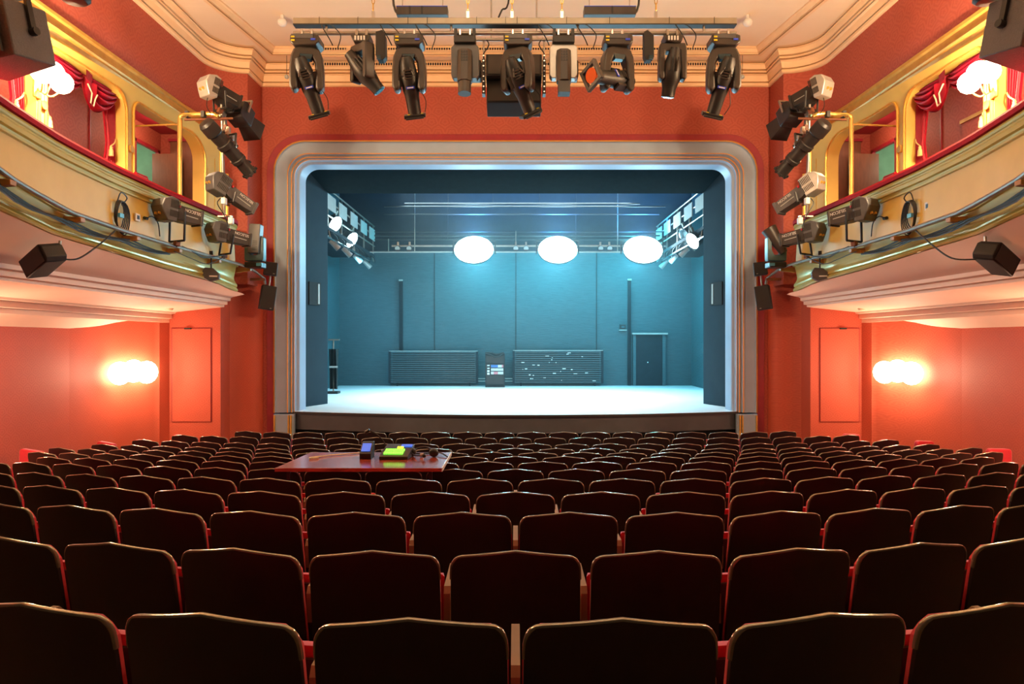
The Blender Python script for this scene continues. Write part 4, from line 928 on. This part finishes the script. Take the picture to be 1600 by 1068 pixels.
    spot('grey profile spotlight on the %s balcony pipe beside the moving yoke light' % sd, B(325, 358, 11.2), B(388, 376, 11.8), GREYF, CHAR, B(350, 404, 11.6), s=s)
    # side boom with four lanterns on a brass rail
    t = thing('boom_rail', 'bright brass pipe rail carrying lanterns at the stage end of the %s balcony' % sd, 'rail', B(281, 310, 10.5))
    loc = lambda x, y, D: B(x, y, D)-t.location
    MB().tube([loc(281, 310, 10.5)]+smoothpath([loc(281, 200, 10.5), loc(281.5, 184, 10.5), loc(286, 180, 10.5), loc(300, 179, 10.55), loc(330, 178, 10.6), loc(342, 182, 10.6)], 4), .034, 10).build('rail_pipe', BRASS, t)
    MB().cyl(loc(210, 197, 10.6), loc(281, 194, 10.5), .014).build('brace_rod', BRASS, t)
    MB().cyl(loc(288, 187, 10.5), loc(364, 185, 10.7), .018).build('cross_bar', BROWN, t)
    MB().cyl(loc(346, 150, 10.65), loc(350, 335, 10.9), .022).build('vertical_pipe', STEEL, t)
    MB().cyl(loc(346, 235, 10.95), loc(346, 270, 10.95), .03).build('side_pipe', GOLDB, t)
    for x in (293, 318): MB().box(tuple(loc(x, 179, 10.55)), (.05, .09, .09)).build('pipe_clamp', BLACK, t)
    for x, y in ((345, 182), (350, 192), (356, 203), (362, 214), (366, 226), (370, 238), (364, 250), (352, 200), (358, 232), (350, 314), (361, 345)): MB().box(tuple(loc(x, y, 10.75)), (.07, .08, .10)).build('clamp', WHITE if y > 300 else (CHROME, BROWN, STEEL)[int(x) % 3], t, bevel=.01)
    MB().box(tuple(loc(352, 338, 11.0)), (.22, .05, .02)).build('foot_plate', STEEL, t)
    m = MB(); m.tube(smoothpath([loc(326, 145, 10.4), loc(323, 165, 10.4), loc(330, 178, 10.5)], 5), .006, 5); m.build('cable', WIRE, t); m = MB(); m.tube(smoothpath([loc(360, 300, 10.9), loc(340, 315, 10.8), loc(350, 335, 10.8), loc(356, 350, 10.9)], 5), .008, 5); m.build('cable', WIRE, t)
    spot('silver-backed profile spotlight at the top of the %s side cluster' % sd, B(314, 128, 10.3), B(372, 162, 10.8), SILVER, BLACK, B(344, 178, 10.6), s=s, text=False)
    spot('long black round-barrelled spotlight slanting down in the %s side cluster' % sd, B(319, 190, 10.2), B(391, 270, 10.9), BLACK, BLACK, B(357, 206, 10.7), 'round', s=s, k=1.15)
    spot('shorter black round-barrelled spotlight tucked behind the long one on the %s' % sd, B(338, 205, 10.7), B(384, 258, 11.2), BLACK, BLACK, B(362, 228, 10.8), 'round', s=s, k=.85)
    spot('black round spotlight below the silver-backed one in the %s cluster' % sd, B(340, 150, 10.8), B(372, 178, 11.2), BLACK, BLACK, B(348, 180, 10.7), 'round', s=s, k=1.1)
    spot('%s profile spotlight with white lettering, lowest above the %s balcony rail' % ('dark' if s < 0 else 'silver-backed', sd), B(326, 276, 10.7), B(396, 328, 11.3), GREYF if s < 0 else SILVER, GREYF, B(355, 322, 11.0), s=s, k=.95)
    # black fresnel with square hood
    r_, f_ = B(366, 168, 10.9), B(398, 208, 11.4); t = thing('fresnel_lantern', 'black box lantern with flared hood hung outermost in the %s side cluster' % sd, 'light', r_, frame(f_-r_)); L = (f_-r_).length
    MB().prism([(0, -.10), (0, .12), (.06, .16), (.30, .15), (.30, -.13), (.06, -.14)], -.15, .15, 'x').build('lamp_house', BLACK, t, bevel=.012)
    m = MB(); m.grid([[(-.10, .30, -.1), (.10, .30, -.1), (.10, .30, .1), (-.10, .30, .1)], [(-.15, L, -.15), (.15, L, -.15), (.15, L, .15), (-.15, L, .15)]], True); m.build('barn_doors', BLACK, t); MB().cyl((0, .30, 0), (0, .305, 0), .09, n=16).build('lens', LENS, t)
    MB().box((0, .12, .22), (.36, .03, .03)).build('yoke', STEEL, t)
    for q in (-1, 1): MB().box((q*.17, .12, .11), (.02, .03, .22)).build('yoke_arm', STEEL, t)
    # yoke light at the end of the balcony
    p = B(399, 416, 12.6)
    t = thing('yoke_light', '%s moving yoke light standing at the stage end of the %s balcony' % ('blue-grey upright' if s < 0 else 'blue-grey tilted', sd), 'light', p)
    MB().box((0, 0, .02), (.30, .26, .10)).build('base', BLACK, t, bevel=.015); MB().box((s*-.12, -.14, .02), (.10, .03, .05)).build('blue_connector', BLUEB, t)
    MB().prism([(-.16, .09), (.16, .09), (.17, .13), (.17, .50), (.14, .54), (.10, .52), (.09, .28), (.05, .20), (-.05, .20), (-.09, .28), (-.10, .52), (-.14, .54), (-.17, .50), (-.17, .13)], -.08, .08).build('yoke', TEALF, t, bevel=.012)
    dd = Vector((.05, .05, 1)) if s < 0 else Vector((-.45, .2, .85)); Mh = Matrix.Translation((0.02, -.06, .40)) @ frame(dd, (0, -1, 0)).to_4x4()
    m = MB()
    if s < 0: m.box((0, .08, 0), (.20, .52, .18), Mh)
    else: m.lathe([(.001, -.2), (.07, -.2), (.09, -.05), (.11, .10), (.14, .32), (.12, .32), (.11, .2), (.001, .15)], 14, Mh @ Matrix.Rotation(-pi/2, 4, 'X'))
    m.build('head', GREYF if s < 0 else CHAR, t, bevel=.01); m = MB()
    for k in range(6): m.box((0.03, -.12+k*.03, .095), (.08, .012, .008), Mh)
    m.build('vent_slots', BLACK, t)
    # speakers and small flood at the end
    for (x, y, w_, h_, rz, ry, wd) in ((423, 420, .25, .25, .3, .10, 'small cube'), (418, 465, .27, .46, .45, .14, 'upright')):
        p = B(x, y, 13.55); t = thing('speaker', '%s black speaker at the stage end of the %s balcony pipe' % (wd, sd), 'speaker', p); t.rotation_euler = (0, s*ry*-1, s*rz*-1)
        MB().box((0, 0, 0), (w_, .24, h_)).build('cabinet', SPK, t, bevel=.015); MB().box((0, -.122, 0), (w_-.03, .01, h_-.03)).build('grille', BLACK, t)
        MB().cyl((0, .05, h_/2 if wd != 'small cube' else -h_/2), (s*-.0, .05, (h_/2+.12) if wd != 'small cube' else -h_/2-.12), .018).build('mount', STEEL, t); MB().box((-.07*s, -.128, -h_/2+.03), (.03, .006, .012)).build('badge', PANELW, t)
    p = B(330, 428, 11.3); t = thing('small_flood', 'small dark flood lamp hung under the %s balcony pipe' % sd, 'light', p); t.rotation_euler = (0, 0, s*-.3)
    MB().prism([(-.13, .02), (-.09, .10), (.04, .09), (.13, .0), (.12, -.08), (-.02, -.12), (-.12, -.06)], -.08, .08).build('body', GREYF, t, bevel=.01); MB().box((.04, -.085, -.04), (.12, .006, .02)).build('lettering_plate', WHITE, t)
    MB().cyl((0, 0, .09), (-.0, 0, .34), .012).build('strap', BLACK, t); MB().box((0, 0, .34), (.05, .05, .06)).build('clamp', BLACK, t)
    # hanging loudspeaker under the balcony lip
    p = B(68 if s < 0 else 55, 406 if s < 0 else 403, 7.2); t = thing('hanging_speaker', 'black loudspeaker hanging tilted below the %s balcony lip' % sd, 'speaker', p)
    Mr = Euler((radians(12), s*radians(24), s*radians(28))).to_matrix().to_4x4()
    MB().prism([(-.21, -.10), (-.21, .10), (.17, .10), (.21, .06), (.21, -.06), (.17, -.10)] if s < 0 else [(.21, -.10), (.21, .10), (-.17, .10), (-.21, .06), (-.21, -.06), (-.17, -.10)], -.11, .11, 'y', Mr).build('cabinet', SPK, t, bevel=.01); MB().box((0, -.113, 0), (.34, .008, .17), Mr).build('grille', BLACK, t)
    hx = (B(90, 400, 7.2)-p).x if s < 0 else (B(1611-1541, 400, 7.2)-p).x
    MB().cyl((hx, 0, .06), (hx, .04, .20 if s < 0 else .50), .013).build('mount', STEEL, t); MB().box((hx, 0, .10), (.05, .08, .06)).build('bracket', CHAR, t)
    o = MB().tube(smoothpath([B(100 if s < 0 else 86, 405, 7.2), B(124, 403, 7.4), B(155, 382, 7.9), B(180, 360, 8.4)], 6), .009, 6); tag(o.build('speaker_cable', WIRE), 'black cable looping from the hanging speaker up to the %s balcony' % sd, 'cable')
    # detector on the soffit
    p = B(265, 479, 12.4); o = tag(MB().lathe([(.001, .05), (.09, .05), (.08, .0), (.05, -.06), (.001, -.07)], 14).build('smoke_detector', CEIL), 'small cup-shaped detector on the ceiling under the %s balcony' % sd, 'detector'); o.location = (p.x, p.y, p.z)
    # sconces
    p = Vector((s*5.62, 8.36, H+3.14)); t = thing('wall_sconce', 'glaring sconce on the gilded column of the %s balcony boxes' % sd, 'lamp', p)
    MB().box((s*.06, 0, -.10), (.04, .12, .30)).build('back_plate', GOLDB, t, bevel=.015)
    for q in (-1, 0, 1):
        c = Vector((s*-.12, q*.17, .0 if q else .06)); MB().tube(smoothpath([(s*.05, 0, -.12), (s*-.04, q*.08, -.20), c+Vector((0, 0, -.10))], 5), .010, 6).build('arm', GOLDB, t); MB().ball(tuple(c), .13, 14).build('lamp_globe', GLOW, t)  # globes enlarged to stand in for the glare around them
    p = Vector((s*6.82, 12.42, H-.54)); t = thing('wall_sconce', 'glaring fan-shaped sconce on the red wall under the %s balcony' % sd, 'lamp', p); t.rotation_euler = (0, 0, s*-radians(62))
    MB().box((0, -.0, -.05), (.10, .03, .24)).build('back_plate', GOLDB, t, bevel=.01)
    for q in (-1, 0, 1): MB().ball((q*.25, -.13, .03-.03*abs(q)), .20, 14, (1, .65, 1)).build('lamp_globe', GLOW, t); MB().tube([(0, -.02, -.10), (q*.12, -.08, -.14), (q*.20, -.12, -.09)], .010, 6).build('arm', GOLDB, t)  # wide globes: size and spacing follow the glare, not the lamp
    # loudspeaker in the upper corner of the picture
    p = B(-2 if s < 0 else -8, 62 if s < 0 else 50, 6.2); t = thing('bracket_loudspeaker', 'big grey wedge loudspeaker on a yoke bracket by the %s upper boxes' % sd, 'speaker', p); t.rotation_euler = (radians(8), s*radians(6), s*radians(14))
    MB().prism([(-.34*s*-1*-1, -.20), (.30*s, -.26), (.30*s, .30), (-.34*s, .22)] , -.24, .24, 'z').build('cabinet', SPKG, t, bevel=.012)
    MB().box((-.0*s, -.245, 0), (.54, .02, .42)).build('grille', BLACK, t)
    m = MB(); m.box((0, .02, .30), (.74, .05, .03)); m.box((.36, .02, .14), (.03, .05, .34)); m.box((-.36, .02, .14), (.03, .05, .34)); m.build('yoke_bracket', BLACK, t)
    for q in (-1, 1): MB().cyl((q*.33, .02, 0), (q*.40, .02, 0), .035).build('knob', BLACK, t)
    MB().cyl((0, .02, .31), (.02, .1, .85), .03).build('hanger', BLACK, t)
    p = B(117 if s < 0 else 66, -10, 6.3); t = thing('ceiling_downlight', 'black lamp bottom just entering the top of the picture at %s' % sd, 'light', p); MB().lathe([(.001, -.08), (.10, -.075), (.128, -.05), (.132, .10), (.08, .22), (.001, .22)], 18).build('housing', BLACK, t); MB().cyl((0, 0, .2), (0, 0, 1.2), .012).build('hanger', STEEL, t)

    # ---- draped curtains in the boxes
    XC = XS+.16
    def swag(y0, y1, zt, drop, sk):
        rows = []
        for j in range(37):
            v = j/36; r = []
            for i in range(21):
                u = i/20; us = u+sk*.18*sin(pi*u)
                dr = .05+drop*sin(pi*min(max(us, 0), 1))**.75
                fold = .055*sin(v*2*pi*5.0)*sin(pi*u)**.5
                r.append((s*(XC-.03-.12*sin(pi*v)*sin(pi*u)**.6-fold), y0+(y1-y0)*u, H+zt-v*dr+.012*cos(v*2*pi*5)*sin(pi*u)))
            rows.append(r)
        return MB().grid(rows)
    def tail(yt0, yt1, ym0, ym1, yb0, yb1, ztop, zm, zb):
        rows = []
        for j in range(13):
            z = ztop+(zb-ztop)*j/12
            a = interp(-z, [(-ztop, yt0), (-zm, ym0), (-zb, yb0)]); b = interp(-z, [(-ztop, yt1), (-zm, ym1), (-zb, yb1)])
            rows.append([(s*(XC-.02+.03*sin(i/24*2*pi*5)), a+(b-a)*i/24, H+z) for i in range(25)])
        return MB().grid(rows)
    for j, (y0, y1, ym, nm) in enumerate(((8.60, 10.27, 9.48, 'second'), (6.6, 8.36, 7.5, 'first'))):
        t = thing('swag_curtain', 'crimson swag curtain with tied side drapes in the %s %s box' % (sd, 'middle' if j == 0 else 'nearest'), 'curtain', (s*XC, (y0+y1)/2, H+2.2), group='swag curtains of the boxes')
        def put(mb, nm_, mm):
            for v in mb.v: v -= t.location
            return mb.build(nm_, mm, t)
        put(swag(ym, y1, 3.62, .38, .55), 'swag', DRAPE); put(swag(y0, ym, 3.62, .34, -.3), 'swag', DRAPE)
        put(tail(y1-.30, y1, y1-.17, y1, y1-.33, y1, 3.62, 2.86, 2.10), 'side_drape', DRAPE); put(tail(y0, y0+.28, y0, y0+.13, y0, y0+.26, 3.62, 2.9, 2.10), 'side_drape', DRAPE)
        m = MB(); m.grid([[(s*(XC-.14+.03*sin(a*9)), ym+a, H+z) for a in (-.11, -.07, -.03, .0, .04, .08, .11)] for z in (3.64, 3.5)]); 
        m.grid([[(s*(XC-.15), ym-.10, H+3.5), (s*(XC-.17), ym-.03, H+3.5), (s*(XC-.15), ym+.03, H+3.5), (s*(XC-.18), ym+.11, H+3.5)], [(s*(XC-.15), ym-.10, H+3.32), (s*(XC-.17), ym-.05, H+3.20), (s*(XC-.15), ym+.03, H+3.18), (s*(XC-.18), ym+.10, H+3.34)]]); put(m, 'jabot', DRAPE)
        m = MB(); m.tube([(s*(XC-.18), ym-.10, H+3.44), (s*(XC-.19), ym-.02, H+3.34), (s*(XC-.19), ym-.05, H+3.20), (s*(XC-.18), ym+.03, H+3.18), (s*(XC-.19), ym+.05, H+3.28), (s*(XC-.19), ym+.10, H+3.36)], .010, 6); put(m, 'gold_trim', TAPE)
        for yy, dy in ((y1-.02, -.17), (y0+.02, .13)):
            m = MB(); m.tube(smoothpath([(s*(XC-.06), yy, H+2.95), (s*(XC-.09), yy+dy*.5, H+2.87), (s*(XC-.08), yy+dy, H+2.80)], 5), .010, 6); put(m, 'tie_cord', TASSEL)
            m = MB(); m.lathe([(.001, .02), (.022, .0), (.018, -.02), (.030, -.05), (.034, -.13), (.001, -.13)], 10, Matrix.Translation((s*(XC-.09), yy+dy, H+2.79))); put(m, 'tassel', TASSEL)
